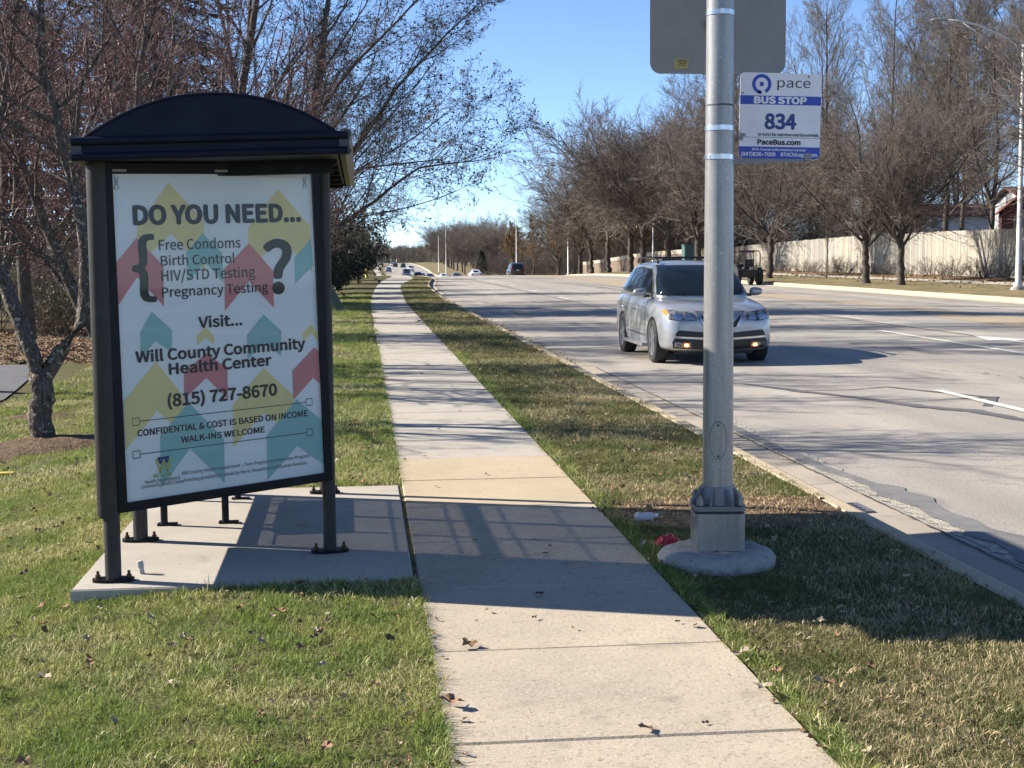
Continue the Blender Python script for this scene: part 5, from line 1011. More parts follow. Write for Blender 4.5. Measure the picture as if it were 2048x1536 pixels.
for r_, i in enumerate(srt):
    x, y, s = WR[i]; pxx = relw(x, y); s = s*(.62 if pxx > 1480 and i not in (0, 2, 3, 8) else 1.); s = (s*rp.uniform(.9, 1.1), s*rp.uniform(.9, 1.1), s*rp.uniform(.9, 1.12)); lab = ('leftmost tall bare tree of the wood behind the fence' if r_ == 0 else '%s from the left among the tall bare trees behind the fence' % ordn[r_])
    dm = pxx < 1480 and i % 4; plant('woodland_tree', STREET[i % 3] if dm else WOOD[i % 3], at(x, y), rp.uniform(0, 6), tuple(q*1.62 for q in s) if dm else s, lab, 'tree', 'bare woodland trees on the right')
for i, (x, y, s, lab) in enumerate([(26.2, 188, 1.0, 'brown-leaved tree right of the dark vehicle on the crest'), (25.0, 205, 1.0, 'brown-leaved tree straight above the dark vehicle on the crest'), (24.6, 228, 1.05, 'brown-leaved tree left of the dark vehicle'), (30, 172, 1.15, 'orange-tinged tree behind the far street trees'), (31, 152, 1.1, 'orange-tinged tree low among the street trees')]):
    plant('brown_leaved_tree', BROWN[i % 2], at(x, y), rp.uniform(0, 6), s, lab, 'tree', 'trees holding brown leaves')
plant('conifer', CON[1], at(35, 88.5), .2, .55, 'small green conifer behind the pale fence beside the white house', 'tree')
for i, y in enumerate(np.arange(62, 128, 3.1)): plant('hedge_shrub', HEDGE[i % 2], at(29.6 + rp.uniform(-.3, .3), y), rp.uniform(0, 6), rp.uniform(.7, 1.15), 'low bare hedge shrub growing against the pale fence', 'shrub', 'hedge shrubs along the fence')
for i, (x, y) in enumerate([(33, 100), (33.5, 112), (33, 124), (34, 136), (33.5, 148), (36, 106), (37, 128), (35, 160), (34, 172), (35, 92), (33.8, 186), (33, 106), (33.4, 118), (33.2, 130), (33.6, 142), (34, 154), (33.5, 166), (33.6, 179), (34, 196), (34, 206), (38, 118), (38, 142), (38, 158), (39, 184), (36, 218), (41, 200), (33.5, 87), (35, 98)]): plant('bare_shrub', THICK[i % 2], at(x, y), rp.uniform(0, 6), 1.9, 'dark undergrowth shrub behind the pale fence', 'shrub', 'undergrowth behind the fence')
for k in range(20): plant('bare_shrub', THICK[k % 2], at(27 + 5*(k % 3), 196 + 7*k), rp.uniform(0, 6), 1.9, 'dark leafless shrub down in the dip past the crest, right of the road', 'shrub', 'shrubs in the dip past the crest')
# --- far trees on the rise beyond the crest
FT = [(24, 330, .5), (25, 352, .55), (25.5, 378, .6), (26, 402, .66), (27, 428, .68), (28, 455, .7), (29.5, 488, .74), (33, 420, .72), (34, 370, .7), (33, 345, .66), (32, 525, .76), (34, 570, .8), (36.5, 620, .8), (37, 500, .8), (40, 450, .8), (41, 400, .75), (42, 545, .85), (39, 680, .85)]
fo = sorted(range(len(FT)), key=lambda i: relw(FT[i][0], FT[i][1]))
for r_, i in enumerate(fo):
    x, y, s = FT[i]; plant('roadside_tree', STREET[i % 3], at(x, y), rp.uniform(0, 6), s*2.05, ('leftmost of the rounded bare trees on the far rise' if r_ == 0 else '%s from the left of the rounded bare trees on the far rise' % ordn[r_]), 'tree', 'rounded bare trees on the far rise')
plant('conifer', CON[1], at(25.5, 300), 0, .62, 'dark conifer behind the distant lamp poles', 'tree')
for i, (x, y, s) in enumerate([(-16, 300, .9), (-14, 380, .9), (-12, 460, 1.), (-15, 540, 1.), (-30, 330, 1.), (-11, 220, .8)]): plant('distant_tree', WOOD[i % 3], at(x, y), rp.uniform(0, 6), s*.85, ('%s distant bare tree left of the far road' % ['first', 'second', 'third', 'fourth', 'fifth', 'sixth'][i]), 'tree', 'distant trees left of the road')
# far wood closing the horizon: one mass of thin stems
rgf = np.random.default_rng(5); nF = 2600; xs = rgf.uniform(-260, 420, nF); ys = rgf.uniform(800, 1600, nF); keep = (xs < 14) | (xs > 48) | (ys > 1250); xs, ys = np.concatenate([xs[keep], rgf.uniform(-90, 140, 1500)]), np.concatenate([ys[keep], rgf.uniform(1180, 1650, 1500)]); nF = len(xs)
P = np.stack([np.stack([xs + rgf.normal(0, .8, nF)*t, ys, zp(ys) + 13*t*rgf.uniform(.7, 1.2, nF)], -1) for t in np.linspace(0, 1, 4)], 1); Rr = np.full((nF, 4), .3)*np.linspace(1, .3, 4)
P2, R2 = grow(P, Rr, 10, 6, 45, .3, .15, 4, .2, 1, .5, rgf, .3, None, rmin=.2); P3, R3 = grow(P2, R2, 5, 1, 45, .2, .2, 3, .15, 1, .6, rgf, .3, .5, rmin=.13)
fw_ = link('far_wood', npmesh('far_wood', *merge([tubes(P, Rr, 3), tubes(P2, R2, 3), tubes(P3, R3, 3)]), M_TWIGG)); fw_['kind'] = 'stuff'

# ---------------------------------------------------------------- fence, houses, street lamps on the right
fe = thing('board_fence', (30.6, 95, ground(30.6, 95)), 'long pale weathered board fence behind the street trees', 'fence')
rf = random.Random(4); FX = 30.6
def fence_panel(y0, y1, h, m=M_FENCE, x=FX, top=0.):
    b = MB(); n = int(round((y1-y0)/.145)); w = (y1-y0)/n; pc = rf.choice((0, 0, 1, 2)); ms_ = [m] if m is not M_FENCE else [M_FENCE, M_FENCE2, M_FENCE3]
    for i in range(n):
        b.cur = 0 if len(ms_) == 1 else (pc if rf.random() < .6 else rf.choice((0, 1, 2)))
        yc = y0 + w*(i+.5); z = ground(x, yc); hh = h + rf.uniform(-.02, .02); b.box((x + rf.uniform(-.006, .006), yc, z + hh/2 - .05), (.022, w-.008, hh+.1))
    return b.build('fence_panel', ms_, fe)
y = 52.; i = 0
while y < 128:
    h = 2.45 - .55*max(0, min(1, (y-74)/40)); h -= .1 if y < 77.5 else 0
    p = fence_panel(y, y+2.4, h, M_FENCE if y < 108 else M_FENCED); b = MB()  # far panels use the brown boards: tree shade put into their colour
    for dz in (.35, h*.5, h-.3): b.box((FX+.03, y+1.2, ground(FX, y+1.2)+dz), (.04, 2.4, .09))
    b.build('fence_rail', M_FENCED, p); b = MB(); b.box((FX+.07, y, ground(FX, y)+h/2), (.09, .09, h)); b.build('fence_post', M_FENCED, p); y += 2.4; i += 1
fe = thing('brown_fence', (30.2, 160, ground(30.2, 160)), 'brown slatted fence farther down the verge with a pale top rail', 'fence')
while y < 190:
    p = fence_panel(y, y+2.4, 1.5, M_FENCED, 30.2); b = MB(); b.box((30.2, y+1.2, ground(30.2, y+1.2)+1.7), (.03, 2.36, .4)); b.build('fence_top', M_FENCE, p); y += 2.4
def house(nm, x, y, rz, w, d, h, rh, wall, roof, label, wins, z0=None):
    z = ground(x, y) if z0 is None else z0; t = thing(nm, (x, y, z), label, 'house'); c, s_ = math.cos(rz), math.sin(rz); f = lambda a, b_, q: (x + a*c - b_*s_, y + a*s_ + b_*c, z + q)
    b = MB(); b.prism([(-w/2, 0), (w/2, 0), (w/2, h), (0, h+rh-.12), (-w/2, h)], -d/2, d/2, lambda a, q, e: f(a, e, q))
    wl = b.build('wall', wall, t)
    lap = MB()                                                       # lapped siding boards on the gable and the long side
    for q in np.arange(.15, h, .2):
        for e in (-d/2-.008, d/2+.008): lap.add([f(-w/2, e, q), f(w/2, e, q), f(w/2, e + (.02 if e > 0 else -.02), q-.0), f(-w/2, e + (.02 if e > 0 else -.02), q)], [(0, 1, 2, 3)]); lap.add([f(-w/2, e + (.02 if e > 0 else -.02), q), f(w/2, e + (.02 if e > 0 else -.02), q), f(w/2, e, q+.19), f(-w/2, e, q+.19)], [(0, 1, 2, 3)])
        lap.add([f(-w/2-.028, -d/2, q), f(-w/2-.028, d/2, q), f(-w/2-.008, d/2, q+.19), f(-w/2-.008, -d/2, q+.19)], [(0, 1, 2, 3)])
    lap.build('siding_boards', wall, t, kind='stuff')
    sl_ = math.hypot(w/2, rh)
    for sd_ in (-1, 1):
        b = MB(); b.add([f(sd_*(w/2+.4), e, h - .4*rh/(w/2) + o) for e in (-d/2-.4, d/2+.4) for o in (0, .14)] + [f(0, e, h+rh+o) for e in (-d/2-.4, d/2+.4) for o in (0, .14)], [(0, 1, 3, 2), (4, 6, 7, 5), (0, 4, 5, 1), (2, 3, 7, 6), (1, 5, 7, 3), (0, 2, 6, 4)]); b.build('roof', roof, t)
    for side, a, q, ww, hh in wins:
        b = MB(); fr_ = lambda u, v, o: (f(u, -d/2 - o, v) if side == 'g' else f(-w/2 - o, u, v))
        b.add([fr_(a+i*(ww/2+.08), q+j*(hh/2+.08), o) for o in (0, .06) for j in (-1, 1) for i in (-1, 1)], [(4, 5, 7, 6), (0, 1, 5, 4), (2, 6, 7, 3), (0, 4, 6, 2), (1, 3, 7, 5)]); wo = b.build('window', M_WHITE, t)
        b = MB(); b.add([fr_(a+i*ww/2, q+j*hh/2, .064) for j in (-1, 1) for i in (-1, 1)], [(0, 1, 3, 2)]); b.build('pane', M_WINGLASS, wo)
        b = MB(); b.add([fr_(a+i*.02, q+j*hh/2, .068) for j in (-1, 1) for i in (-1, 1)], [(0, 1, 3, 2)]); b.build('mullion', M_WHITE, wo)
    return t
house('white_house', 49, 88, R(80), 9, 13, 3.9, .95, M_SIDING, M_SHINGLE, 'white sided house with a brown-red roof behind the fence', [('g', -2, 1.6, 1., 1.2), ('g', 2, 1.6, 1., 1.2), ('s', -3, 1.6, 1.2, 1.2), ('s', 2, 1.6, 1.2, 1.2)], 1.4)
house('white_house', 48, 112, R(85), 9, 12, 3.7, .95, M_SIDING, M_SHINGLE, 'white sided house with brown roof left of the other, partly behind trunks', [('g', -2, 1.6, 1., 1.2), ('s', -2, 1.6, 1.2, 1.2), ('s', 2.5, 1.6, 1.2, 1.2)], 1.4)
house('grey_roofed_house', 54, 76, R(95), 8, 10, 3.5, .9, M_SIDING, M_SHINGLEG, 'pale house with a grey roof behind the red playhouse', [('g', 0, 2.6, 1., 1.2), ('s', 0, 2.4, 1.2, 1.2)], 1.4)
# red playhouse on posts
px, py = 36.6, 75.6; pz_ = ground(px, py) - .1; ph = thing('playhouse', (px, py, pz_), 'small red wooden playhouse with gabled roof rising above the fence', 'playhouse')
q = R(-20); c, s_ = math.cos(q), math.sin(q); f = lambda a, b_, z: (px + a*c - b_*s_, py + a*s_ + b_*c, pz_ + z)
b = MB(); b.prism([(-.9, 1.6), (.9, 1.6), (.9, 3.4), (0, 4.15), (-.9, 3.4)], -.9, .9, lambda a, z, e: f(a, e, z)); b.build('wall', M_SHED, ph)
bs_ = MB()
for a in np.arange(-.85, .9, .17): bs_.prism([(a-.075, 1.6), (a+.075, 1.6), (a+.075, 3.35), (a-.075, 3.35)], -.915, -.901, lambda u, z, e: f(u, e, z)); bs_.prism([(a-.075, 1.6), (a+.075, 1.6), (a+.075, 3.35), (a-.075, 3.35)], -.915, -.901, lambda u, z, e: f(e, u, z))
bs_.build('wall_boards', M_SHED, ph, kind='stuff')
for sd_ in (-1, 1):
    b = MB(); b.add([f(sd_*1.2, e, 3.15+o) for e in (-1.15, 1.15) for o in (0, .07)] + [f(0, e, 4.2+o) for e in (-1.15, 1.15) for o in (0, .07)], [(0, 1, 3, 2), (4, 6, 7, 5), (0, 4, 5, 1), (2, 3, 7, 6), (1, 5, 7, 3), (0, 2, 6, 4)]); b.build('roof', M_SHED, ph)
b = MB()
for a, e in ((-.85, -.85), (.85, -.85), (-.85, .85), (.85, .85), (-.85, -1.7), (.85, -1.7)): b.tube([f(a, e, 0), f(a, e, 1.6)], .06, 6)
b.build('stilts', M_SHED, ph); b = MB(); b.prism([(-.95, -1.8), (.95, -1.8), (.95, .9), (-.95, .9)], 1.52, 1.595, f); b.build('deck', M_SHED, ph)
b = MB()
for a in np.arange(-.9, .91, .15): b.tube([f(a, -1.75, 1.6), f(a, -1.75, 2.2)], .025, 5)
b.tube([f(-.9, -1.75, 2.2), f(.9, -1.75, 2.2)], .035, 6); b.build('railing', M_SHED, ph)
for e, fn in ((0, lambda u, z, o: f(u*.28, -.92-o, 2.75+z*.36)), (1, lambda u, z, o: f(-.92-o, u*.28, 2.75+z*.36))):
    b = MB(); b.add([fn(i, j, o) for o in (0, .03) for j in (-1, 1) for i in (-1, 1)], [(4, 5, 7, 6), (0, 1, 5, 4), (2, 6, 7, 3), (0, 4, 6, 2), (1, 3, 7, 5)]); wo = b.build('window', mat('window_trim_tan', (.35, .3, .22), .8), ph); b = MB(); b.add([fn(i*.8, j*.8, .034) for j in (-1, 1) for i in (-1, 1)], [(0, 1, 3, 2)]); b.build('pane', M_WINGLASS, wo)
# satellite dish on the fence line
sxx, syy = 33.2, 79.5; szz = ground(sxx, syy); sd = thing('satellite_dish', (sxx, syy, szz), 'small grey satellite dish on a mast just above the fence', 'dish')
b = MB(); b.tube([(sxx, syy, szz), (sxx, syy, szz+2.7)], .03, 8); b.build('mast', M_POLEW, sd); b = MB(); qd = Matrix.Rotation(R(60), 3, 'X'); b.lathe([(.02, 0), (.2, .02), (.36, .07), (.38, .085)], (sxx, syy-.1, szz+2.85), 20, lambda x, y, z: qd @ Vector((x, y, z))); b.build('dish', M_SIGNBACK, sd, True)
def street_lamp(x, y, h, label, arm=3., r0=.1, two=True, armdir=(-1, 0)):
    z = ground(x, y); t = thing('street_lamp', (x, y, z), label, 'street lamp', 'street lamps on the far verge'); b = MB(); b.lathe([(r0*1.7, 0), (r0*1.7, .25), (r0*1.05, .3), (r0*.6, h)], (x, y, z), 14); b.build('pole', M_POLEW, t, True)
    b = MB(); b.lathe([(r0*2.6, -.1), (r0*2.6, .1), (0, .1)], (x, y, z), 16); b.build('footing', M_FOOT, t)
    if arm:
        ax, ay = armdir; P_ = lambda s, q: (x + ax*s, y + ay*s, z + h + q); b = MB(); b.tube([P_(0, -.15), P_(arm*.3, .35), P_(arm*.6, .72), P_(arm*.85, .88), P_(arm, .9)], [.05, .045, .04, .035, .03], 8)
        if two: b.tube([P_(0, -1.0), P_(arm*.3, -.25), P_(arm*.6, .42), P_(arm*.8, .8)], [.035, .032, .03, .028], 8)
        a = b.build('lamp_arm', M_POLEW, t, True); b = MB(); b.lathe([(.03, 0), (.09, .06), (.11, .3), (.09, .62), (.02, .68)], P_(arm, .9), 12, lambda u, v, w: (ax*w - ay*u, ay*w + ax*u, v*.55)); b.build('lamp_head', M_SIGNBACK, a, True)
    return t
street_lamp(25.55, 52.6, 9.45, 'tall pale street lamp with a double arm at the right edge', 3.05, .105)
street_lamp(24.6, 167, 9.5, 'pale lamp pole just right of the dark vehicle on the crest', 2.6, .1, False, (0, 1))
street_lamp(24.4, 222, 9.5, 'pale lamp pole left of the dark vehicle on the crest', 2.4, .1)
street_lamp(19.6, 330, 10.5, 'taller of the two distant lamp poles above the queue', 2.4, .085, False)
street_lamp(19.6, 362, 9.5, 'shorter and left of the two distant lamp poles above the queue', 0, .085, False)
street_lamp(24.7, 118, 6., 'pale pole among the street trees right of the crest', 0, .085, False)
# ---------------------------------------------------------------- grass blades and fallen leaves (stuff)
def grass_mat(name, g1, g2, straw, patch_lo, patch_hi):
    m = bpy.data.materials.new(name); m.use_nodes = True; N = m.node_tree.nodes; L = m.node_tree.links; p = N['Principled BSDF']; p.inputs['Roughness'].default_value = .6; p.inputs['Specular IOR Level'].default_value = .25
    g = N.new('ShaderNodeNewGeometry'); at_ = N.new('ShaderNodeAttribute'); at_.attribute_name = 'shade'
    def noise(sc, d): n = N.new('ShaderNodeTexNoise'); n.inputs['Scale'].default_value = sc; n.inputs['Detail'].default_value = d; L.new(g.outputs['Position'], n.inputs['Vector']); return n.outputs[0]
    def math_(op, a, b): n = N.new('ShaderNodeMath'); n.operation = op; n.use_clamp = True; [L.new(v, n.inputs[i]) if not isinstance(v, float) else n.inputs[i].__setattr__('default_value', v) for i, v in enumerate((a, b))]; return n.outputs[0]
    def mix(a, b, f):
        x = N.new('ShaderNodeMix'); x.data_type = 'RGBA'
        for i, v in ((6, a), (7, b)): (x.inputs[i].__setattr__('default_value', (*v, 1)) if isinstance(v, tuple) else L.new(v, x.inputs[i]))
        L.new(f, x.inputs[0]); return x.outputs[2]
    r = N.new('ShaderNodeMapRange'); r.inputs[1].default_value = patch_lo; r.inputs[2].default_value = patch_hi; r.inputs[3].default_value = -.35; r.inputs[4].default_value = .75; L.new(noise(.9, 4), r.inputs[0])
    f = math_('GREATER_THAN', math_('ADD', r.outputs[0], at_.outputs['Fac']), .72)
    r2 = N.new('ShaderNodeMapRange'); r2.inputs[1].default_value = .4; r2.inputs[2].default_value = .62; L.new(noise(2.6, 3), r2.inputs[0])
    c = mix(mix(g1, g2, r2.outputs[0]), straw, f); c2 = N.new('ShaderNodeMix'); c2.data_type = 'RGBA'; c2.blend_type = 'MULTIPLY'; c2.inputs[0].default_value = 1; L.new(c, c2.inputs[6])
    v = N.new('ShaderNodeMapRange'); v.inputs[3].default_value = .55; v.inputs[4].default_value = 1.3; L.new(at_.outputs['Fac'], v.inputs[0]); L.new(v.outputs[0], c2.inputs[7]); L.new(c2.outputs[2], p.inputs['Base Color'])
    tr = N.new('ShaderNodeBsdfTranslucent'); L.new(c2.outputs[2], tr.inputs['Color']); ms = N.new('ShaderNodeMixShader'); ms.inputs[0].default_value = .3; L.new(p.outputs[0], ms.inputs[1]); L.new(tr.outputs[0], ms.inputs[2]); L.new(ms.outputs[0], N['Material Output'].inputs['Surface'])
    return m
M_G1 = grass_mat('lawn_blades', (.195, .265, .06), (.32, .345, .105), (.56, .50, .27), .45, .82)
M_G2 = grass_mat('strip_blades', (.125, .155, .045), (.21, .205, .08), (.43, .36, .205), .40, .74)
def tuft(name, seed, n, r_, h, w, m, lean=.6):
    rg = np.random.default_rng(seed); V = []; F = []; S = []
    for i in range(n):
        a = rg.uniform(0, 6.28); d = r_*math.sqrt(rg.uniform()); x, y = d*math.cos(a), d*math.sin(a); hh = h*rg.uniform(.45, 1.25); b = rg.uniform(0, 6.28); l = lean*hh*rg.uniform(.1, 1.5); dx, dy = math.cos(b), math.sin(b); ww = w*rg.uniform(.6, 1.2)/2; k = len(V); s = rg.uniform(); q = rg.uniform(0, 6.28); nx, ny = math.cos(q)*ww, math.sin(q)*ww
        V += [(x-nx, y-ny, -.01), (x+nx, y+ny, -.01), (x+dx*l*.4+nx*.8, y+dy*l*.4+ny*.8, hh*.6), (x+dx*l*.4-nx*.8, y+dy*l*.4-ny*.8, hh*.6), (x+dx*l, y+dy*l, hh)]
        F += [(k, k+1, k+2, k+3), (k+3, k+2, k+4)]; S += [s]*5
    me = bpy.data.meshes.new(name); me.from_pydata(V, [], F); me.materials.append(m); at_ = me.attributes.new('shade', 'FLOAT', 'POINT'); at_.data.foreach_set('value', S); me.update(); return me
def scatter(name, pts, rots, scl, protos, kind='stuff'):
    """points + geometry nodes: instance on points, picking from a collection of source meshes"""
    c = bpy.data.collections.new(name + '_source')
    for i, me in enumerate(protos): o = bpy.data.objects.new(name + '_blade', me); c.objects.link(o)
    me = bpy.data.meshes.new(name); me.from_pydata([tuple(p) for p in pts], [], []); a = me.attributes.new('rot', 'FLOAT_VECTOR', 'POINT'); a.data.foreach_set('vector', np.asarray(rots, np.float32).ravel()); a = me.attributes.new('scl', 'FLOAT', 'POINT'); a.data.foreach_set('value', np.asarray(scl, np.float32))
    o = link(name, me); o['kind'] = kind; ng = bpy.data.node_groups.new(name, 'GeometryNodeTree'); ng.interface.new_socket('Geometry', in_out='INPUT', socket_type='NodeSocketGeometry'); ng.interface.new_socket('Geometry', in_out='OUTPUT', socket_type='NodeSocketGeometry')
    N = ng.nodes; L = ng.links; gi = N.new('NodeGroupInput'); go = N.new('NodeGroupOutput'); ip = N.new('GeometryNodeInstanceOnPoints'); ci = N.new('GeometryNodeCollectionInfo'); ci.inputs['Collection'].default_value = c; ci.inputs['Separate Children'].default_value = True; ci.inputs['Reset Children'].default_value = True
    ra = N.new('GeometryNodeInputNamedAttribute'); ra.data_type = 'FLOAT_VECTOR'; ra.inputs['Name'].default_value = 'rot'; sa = N.new('GeometryNodeInputNamedAttribute'); sa.data_type = 'FLOAT'; sa.inputs['Name'].default_value = 'scl'
    er = N.new('FunctionNodeEulerToRotation'); L.new(ra.outputs['Attribute'], er.inputs[0])
    ip.inputs['Pick Instance'].default_value = True; L.new(gi.outputs[0], ip.inputs['Points']); L.new(ci.outputs[0], ip.inputs['Instance']); L.new(er.outputs[0], ip.inputs['Rotation']); L.new(sa.outputs['Attribute'], ip.inputs['Scale']); L.new(ip.outputs[0], go.inputs[0])
    md = o.modifiers.new('scatter', 'NODES'); md.node_group = ng; return o
rgG = np.random.default_rng(99)
def vz(fn, X, Y): return np.asarray(fn(X, Y), float)
def field(n_per, x0, x1, y0, y1, test):
    n = int(n_per*(x1-x0)*(y1-y0)); X = rgG.uniform(x0, x1, n); Y = rgG.uniform(y0, y1, n); k = test(X, Y); return X[k], Y[k]
inv = lambda X, Y: (np.abs((X*.9944 - Y*.1054)/(X*.1054 + Y*.9944)) < .42)      # only the part of the lawn near the photograph's view, with a margin
padout = lambda X, Y: ~((X > PX0-.02) & (X < PX1+.05) & (Y > PY0-.02) & (Y < PY1+.03))
mulch = lambda X, Y: (((X+3.3)/.9)**2 + ((Y-14.62)/.6)**2 > 1) & (((X+4.0)/.42)**2 + ((Y-17.9)/.4)**2 > 1) & ~((X < -4.9) & (Y > 17.2) & (Y < 27)) & ~((X < -3.7) & (Y > 26.6))
TL = [tuft('tuft', s, 56, .085, .024, .0032, M_G1, 1.5) for s in (1, 2, 3, 4)]; TS = [tuft('tuft', s, 54, .085, .023, .0034, M_G2, 1.6) for s in (5, 6, 7, 8)]
def lawn_field(name, dens, y0, y1, x0, sc, protos):
    X, Y = field(dens, x0, .6, y0, y1, lambda X, Y: inv(X, Y) & (X < walkL(Y) - .085) & padout(X, Y) & mulch(X, Y)); Z = vz(zlawn, X, Y); n = len(X)
    return scatter(name, np.stack([X, Y, Z], 1), np.stack([rgG.normal(0, .12, n), rgG.normal(0, .12, n), rgG.uniform(0, 6.28, n)], 1), sc*rgG.uniform(.75, 1.25, n), protos)
lawn_field('lawn_grass', 290, 3.6, 11.5, -5., 1., TL); lawn_field('lawn_grass', 90, 11.5, 22, -8, 1.35, TL); lawn_field('lawn_grass', 20, 22, 60, -6, 2.0, TL)
bare = lambda X, Y: (((X-2.28)/.95)**2 + ((Y-8.72)/.5)**2 > 1 + rgG.normal(0, .25, len(X))) & (((X-LX)/.33)**2 + ((Y-LY)/.33)**2 > 1)
def strip_field(name, dens, y0, y1, sc, protos):
    X, Y = field(dens, 1.4, 5.5, y0, y1, lambda X, Y: inv(X, Y) & (X > walkR(Y) + .075) & (X < curbL(Y) - .025) & bare(X, Y)); Z = vz(lambda x, y: zp(y) - .012, X, Y); n = len(X)
    return scatter(name, np.stack([X, Y, Z], 1), np.stack([rgG.normal(0, .15, n), rgG.normal(0, .15, n), rgG.uniform(0, 6.28, n)], 1), sc*rgG.uniform(.7, 1.2, n), protos)
strip_field('strip_grass', 280, 3.6, 11.5, 1., TS); strip_field('strip_grass', 100, 11.5, 24, 1.3, TS); strip_field('strip_grass', 22, 24, 110, 1.9, TS)
# longer blades hanging over the edges of walk and pad
TE = [tuft('tuft', s, 26, .05, .036, .0036, M_G1, 1.6) for s in (9, 10)]
E1 = 3.8 + 22*rgG.uniform(0, 1, 1700)**1.5; E2 = 3.8 + 22*rgG.uniform(0, 1, 1200)**1.5; E3 = rgG.uniform(PX0-.05, PX1, 90)
ex = np.concatenate([walkL(E1) - .055 + rgG.normal(0, .013, 1700), walkR(E2) + .055 + rgG.normal(0, .013, 1200), E3]); ey = np.concatenate([E1, E2, PY0 - .035 + rgG.normal(0, .012, 90)]); k = ~((ex < .3) & (ey > PY0 - .02) & (ey < PY1+.02) & (ex > -.5)) | (ey < PY0); ex, ey = ex[k], ey[k]
ez = np.array([float(zlawn(x, y)) if x < .6 else float(zp(y)) - .012 for x, y in zip(ex, ey)]); n = len(ex)
scatter('edge_grass', np.stack([ex, ey, ez], 1), np.stack([rgG.normal(0, .2, n), rgG.normal(0, .2, n), rgG.uniform(0, 6.28, n)], 1), rgG.uniform(.6, 1.2, n), TE)
# fallen leaves
def leaf_mesh(seed, m, lobed=True):
    rg = np.random.default_rng(seed); n = 15; V = [(0, 0, .012)]; F = []
    for i in range(n):
        a = 2*math.pi*i/n; r_ = (.031 + .008*math.cos(5*a)) * rg.uniform(.8, 1.15) if lobed else .034*(1 - .45*abs(math.sin(a))); V.append((r_*math.cos(a)*1.15, r_*math.sin(a), .004 + .016*abs(math.sin(a*1.5 + seed)) + rg.uniform(0, .01)))
    for i in range(n): F.append((0, 1+i, 1+(i+1) % n))
    k = len(V); V += [(.035, -.0015, .006), (.035, .0015, .006), (.085, .001, .016)]; F.append((k, k+1, k+2))
    me = bpy.data.meshes.new('leaf'); me.from_pydata(V, [], F); me.materials.append(m); me.update(); return me
LM = [mat('dry_leaf_brown', (.16, .085, .045), .8, var=(.24, .14, .07), vscale=40), mat('dry_leaf_tan', (.40, .32, .21), .8, var=(.30, .22, .13), vscale=40), mat('dry_leaf_dark', (.055, .035, .025), .8, var=(.1, .06, .04), vscale=40), mat('dry_leaf_orange', (.23, .125, .06), .8, var=(.17, .085, .045), vscale=40), mat('dry_leaf_pale', (.36, .30, .21), .8, var=(.28, .22, .14), vscale=40)]
LP = [leaf_mesh(i, LM[i % 5], i % 3 != 1) for i in range(10)]
def leaves(name, X, Y, zf, sc, up=.03): n = len(X); Z = vz(zf, X, Y) + up*rgG.uniform(.3, 1.1, n); return scatter(name, np.stack([X, Y, Z], 1), np.stack([rgG.normal(0, .5, n), rgG.normal(0, .5, n), rgG.uniform(0, 6.28, n)], 1), sc*rgG.uniform(.45, 1.15, n), LP)
X, Y = field(16, -5, .3, 3.8, 24, lambda X, Y: inv(X, Y) & (X < .22) & padout(X, Y)); leaves('lawn_leaves', X, Y, zlawn, .62)
X, Y = field(16, 1.5, 3.1, 3.8, 45, lambda X, Y: inv(X, Y) & (X > 1.53) & (X < 3.05)); leaves('strip_leaves', X, Y, lambda x, y: zp(y), .55, .02)
X, Y = field(60, -9.5, -3.9, 26.8, 40, lambda X, Y: inv(X, Y)); leaves('bed_leaves', X, Y, lambda x, y: zlawn(x, y), 1.3, .02)
X, Y = field(4, 25, 31, 50, 110, lambda X, Y: inv(X, Y) & (rgG.uniform(0, 1, len(X)) < (X-24)/6)); leaves('verge_leaves', X, Y, zverge, 2.2, .03)
X = np.concatenate([walkL(y_ := np.where(rgG.uniform(0, 1, 420) < .25, rgG.uniform(4, 6.9, 420), rgG.uniform(10.3, 40, 420))) + rgG.normal(-.05, .05, 420), walkR(y2_ := rgG.uniform(4, 40, 260)) + rgG.normal(.02, .04, 260), curbL(y3_ := rgG.uniform(22, 40, 420)) + .22 + np.abs(rgG.normal(0, .12, 420))]); Y = np.concatenate([y_, y2_, y3_])
leaves('edge_leaves', X, Y, lambda x, y: np.where(x > 3, zp(y) - .12, zp(y)), .5, .006)
# straw and chips on the bare soil by the pole
ST_ = [tuft('chip', s, 14, .06, .012, .006, mat('dry_straw', (.46, .35, .2), .8, var=(.33, .23, .12), vscale=30), 4.) for s in (12, 13)]
a = rgG.uniform(0, 6.28, 240); d = np.sqrt(rgG.uniform(0, 1, 240)); X = 2.28 + .88*d*np.cos(a); Y = 8.72 + .55*d*np.sin(a); k = (X > 1.54) & (X < 3.04) & (((X-LX)**2 + (Y-LY)**2) > .1); X, Y = X[k], Y[k]; n = len(X)
scatter('soil_straw', np.stack([X, Y, np.array(zp(Y)) + .012], 1), np.stack([rgG.normal(0, .1, n), rgG.normal(0, .1, n), rgG.uniform(0, 6.28, n)], 1), rgG.uniform(.5, 1.1, n), ST_)
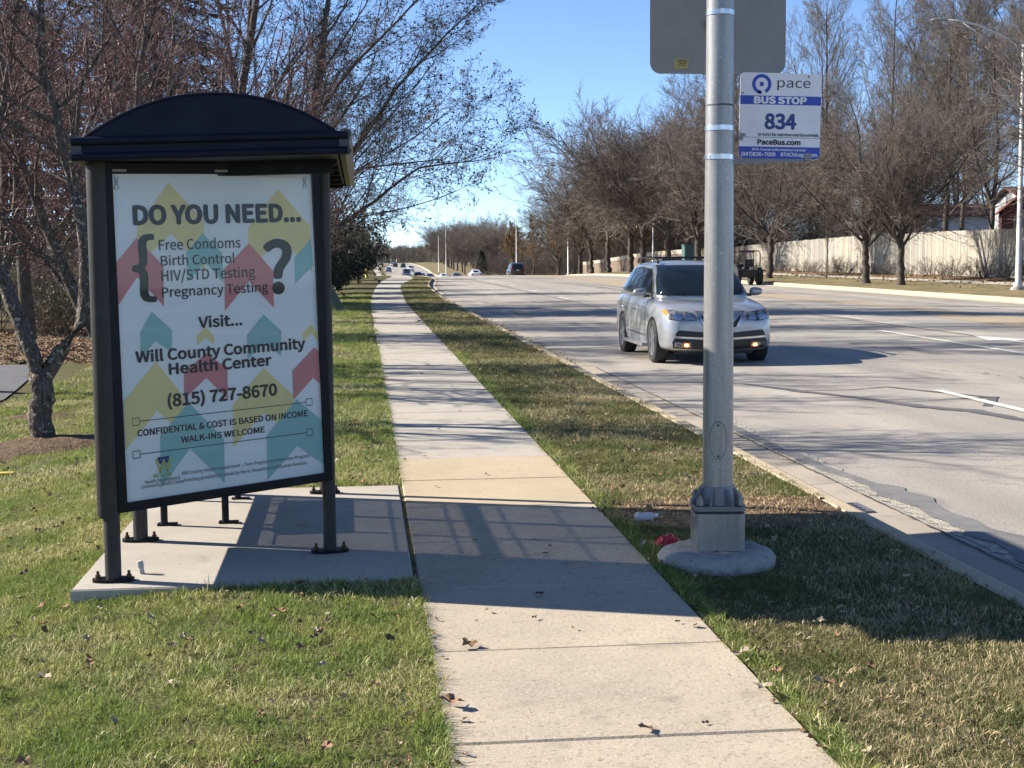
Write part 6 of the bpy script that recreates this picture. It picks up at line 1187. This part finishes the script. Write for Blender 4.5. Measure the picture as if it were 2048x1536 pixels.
# dry clippings and scraps lying in the turf
THM = [mat('dry_straw', (.46, .35, .2)), mat('scrap_dark', (.09, .06, .04), .9), mat('scrap_tan', (.42, .34, .22), .9)]
TH_ = [tuft('scrap', 20 + i, 9, .05, .010, .006 + .003*(i > 0), THM[i % 3], 3.2) for i in range(5)]
X, Y = field(26, -5, .3, 3.8, 20, lambda X, Y: inv(X, Y) & (X < .2) & padout(X, Y) & mulch(X, Y)); n = len(X); Z = vz(zlawn, X, Y) + .014
scatter('lawn_scraps', np.stack([X, Y, Z], 1), np.stack([rgG.normal(0, .2, n), rgG.normal(0, .2, n), rgG.uniform(0, 6.28, n)], 1), rgG.uniform(.3, 1., n), TH_)
X, Y = field(34, 1.5, 3.1, 3.8, 30, lambda X, Y: inv(X, Y) & (X > 1.54) & (X < 3.04)); n = len(X); Z = np.array(zp(Y)) + .012
scatter('strip_scraps', np.stack([X, Y, Z], 1), np.stack([rgG.normal(0, .2, n), rgG.normal(0, .2, n), rgG.uniform(0, 6.28, n)], 1), rgG.uniform(.3, 1., n), TH_)
# single leaves one can point at
def one_leaf(x, y, z, i, sc, rz, label=None, group=None):
    o = link('fallen_leaf', LP[i]); o.location = (x, y, z); o.rotation_euler = (rp.uniform(-.2, .2), rp.uniform(-.2, .2), rz); o.scale = (sc, sc, sc); tag(o, label, 'leaf', group)
one_leaf(.29, 5.0, float(zp(5.2)) + .012, 3, 1.25, 2.5, 'curled orange-brown leaf half on the sidewalk edge, nearest the camera on the left')
one_leaf(.95, 4.66, float(zp(4.9)) + .004, 2, .8, .6, 'nearly black lobed leaf lying on the sidewalk joint nearest the camera')
one_leaf(1.17, 4.7, float(zp(4.9)) + .004, 7, .4, .2, 'tiny dark leaf right of the black lobed one on the sidewalk')
one_leaf(.42, 5.78, float(zp(5.8)) + .006, 0, .95, 1.2, 'curled brown leaf alone on the left of the second nearest sidewalk slab')
one_leaf(-.40, 6.36, float(zlawn(-.4, 6.36)) + .035, 3, .9, .3, 'bright orange leaf on the lawn before the concrete pad')
one_leaf(1.51, 5.45, float(zp(5.4)) + .02, 4, 1.05, .4, 'large pale leaf at the right edge of the nearest sidewalk slabs')
one_leaf(1.47, 5.0, float(zp(5.)) + .02, 9, .9, 1.4, 'pale leaf at the right sidewalk edge, nearest the camera')
one_leaf(-1.28, 5.6, float(zlawn(-1.28, 5.6)) + .04, 4, 1.3, 2., 'pale grey leaf cluster standing up in the lawn left of the sidewalk')
one_leaf(-1.55, 5.68, float(zlawn(-1.55, 5.68)) + .04, 0, 1.3, 1., 'curled brown leaf standing in the lawn below the shelter')
one_leaf(4.35, 8.75, float(zroad(4.35, 8.75)) + .012, 4, .9, 1., 'pale leaf standing up on the road by the right edge')
one_leaf(.83, 6.62, float(zp(6.6)) + .006, 2, .75, 2.2, 'dark leaf in the shelter shadow on the sidewalk')
for x, y, i in ((.62, 7.95, 2), (.98, 7.55, 7), (1.03, 7.75, 2), (.55, 6.35, 1), (.75, 6.2, 7), (1.38, 6.05, 2), (.5, 9.9, 2), (.9, 10.4, 7), (.48, 11.4, 2), (.7, 13.2, 2), (1.0, 14.7, 7), (.6, 16.2, 2), (1.1, 17.5, 7), (.8, 19.5, 2), (.45, 21, 7), (.9, 6.0, 1)):
    one_leaf(x, y, float(zp(y)) + .005, i, rp.uniform(.35, .6), rp.uniform(0, 6), 'small dry leaf lying flat on the sidewalk concrete', 'small leaves on the sidewalk')
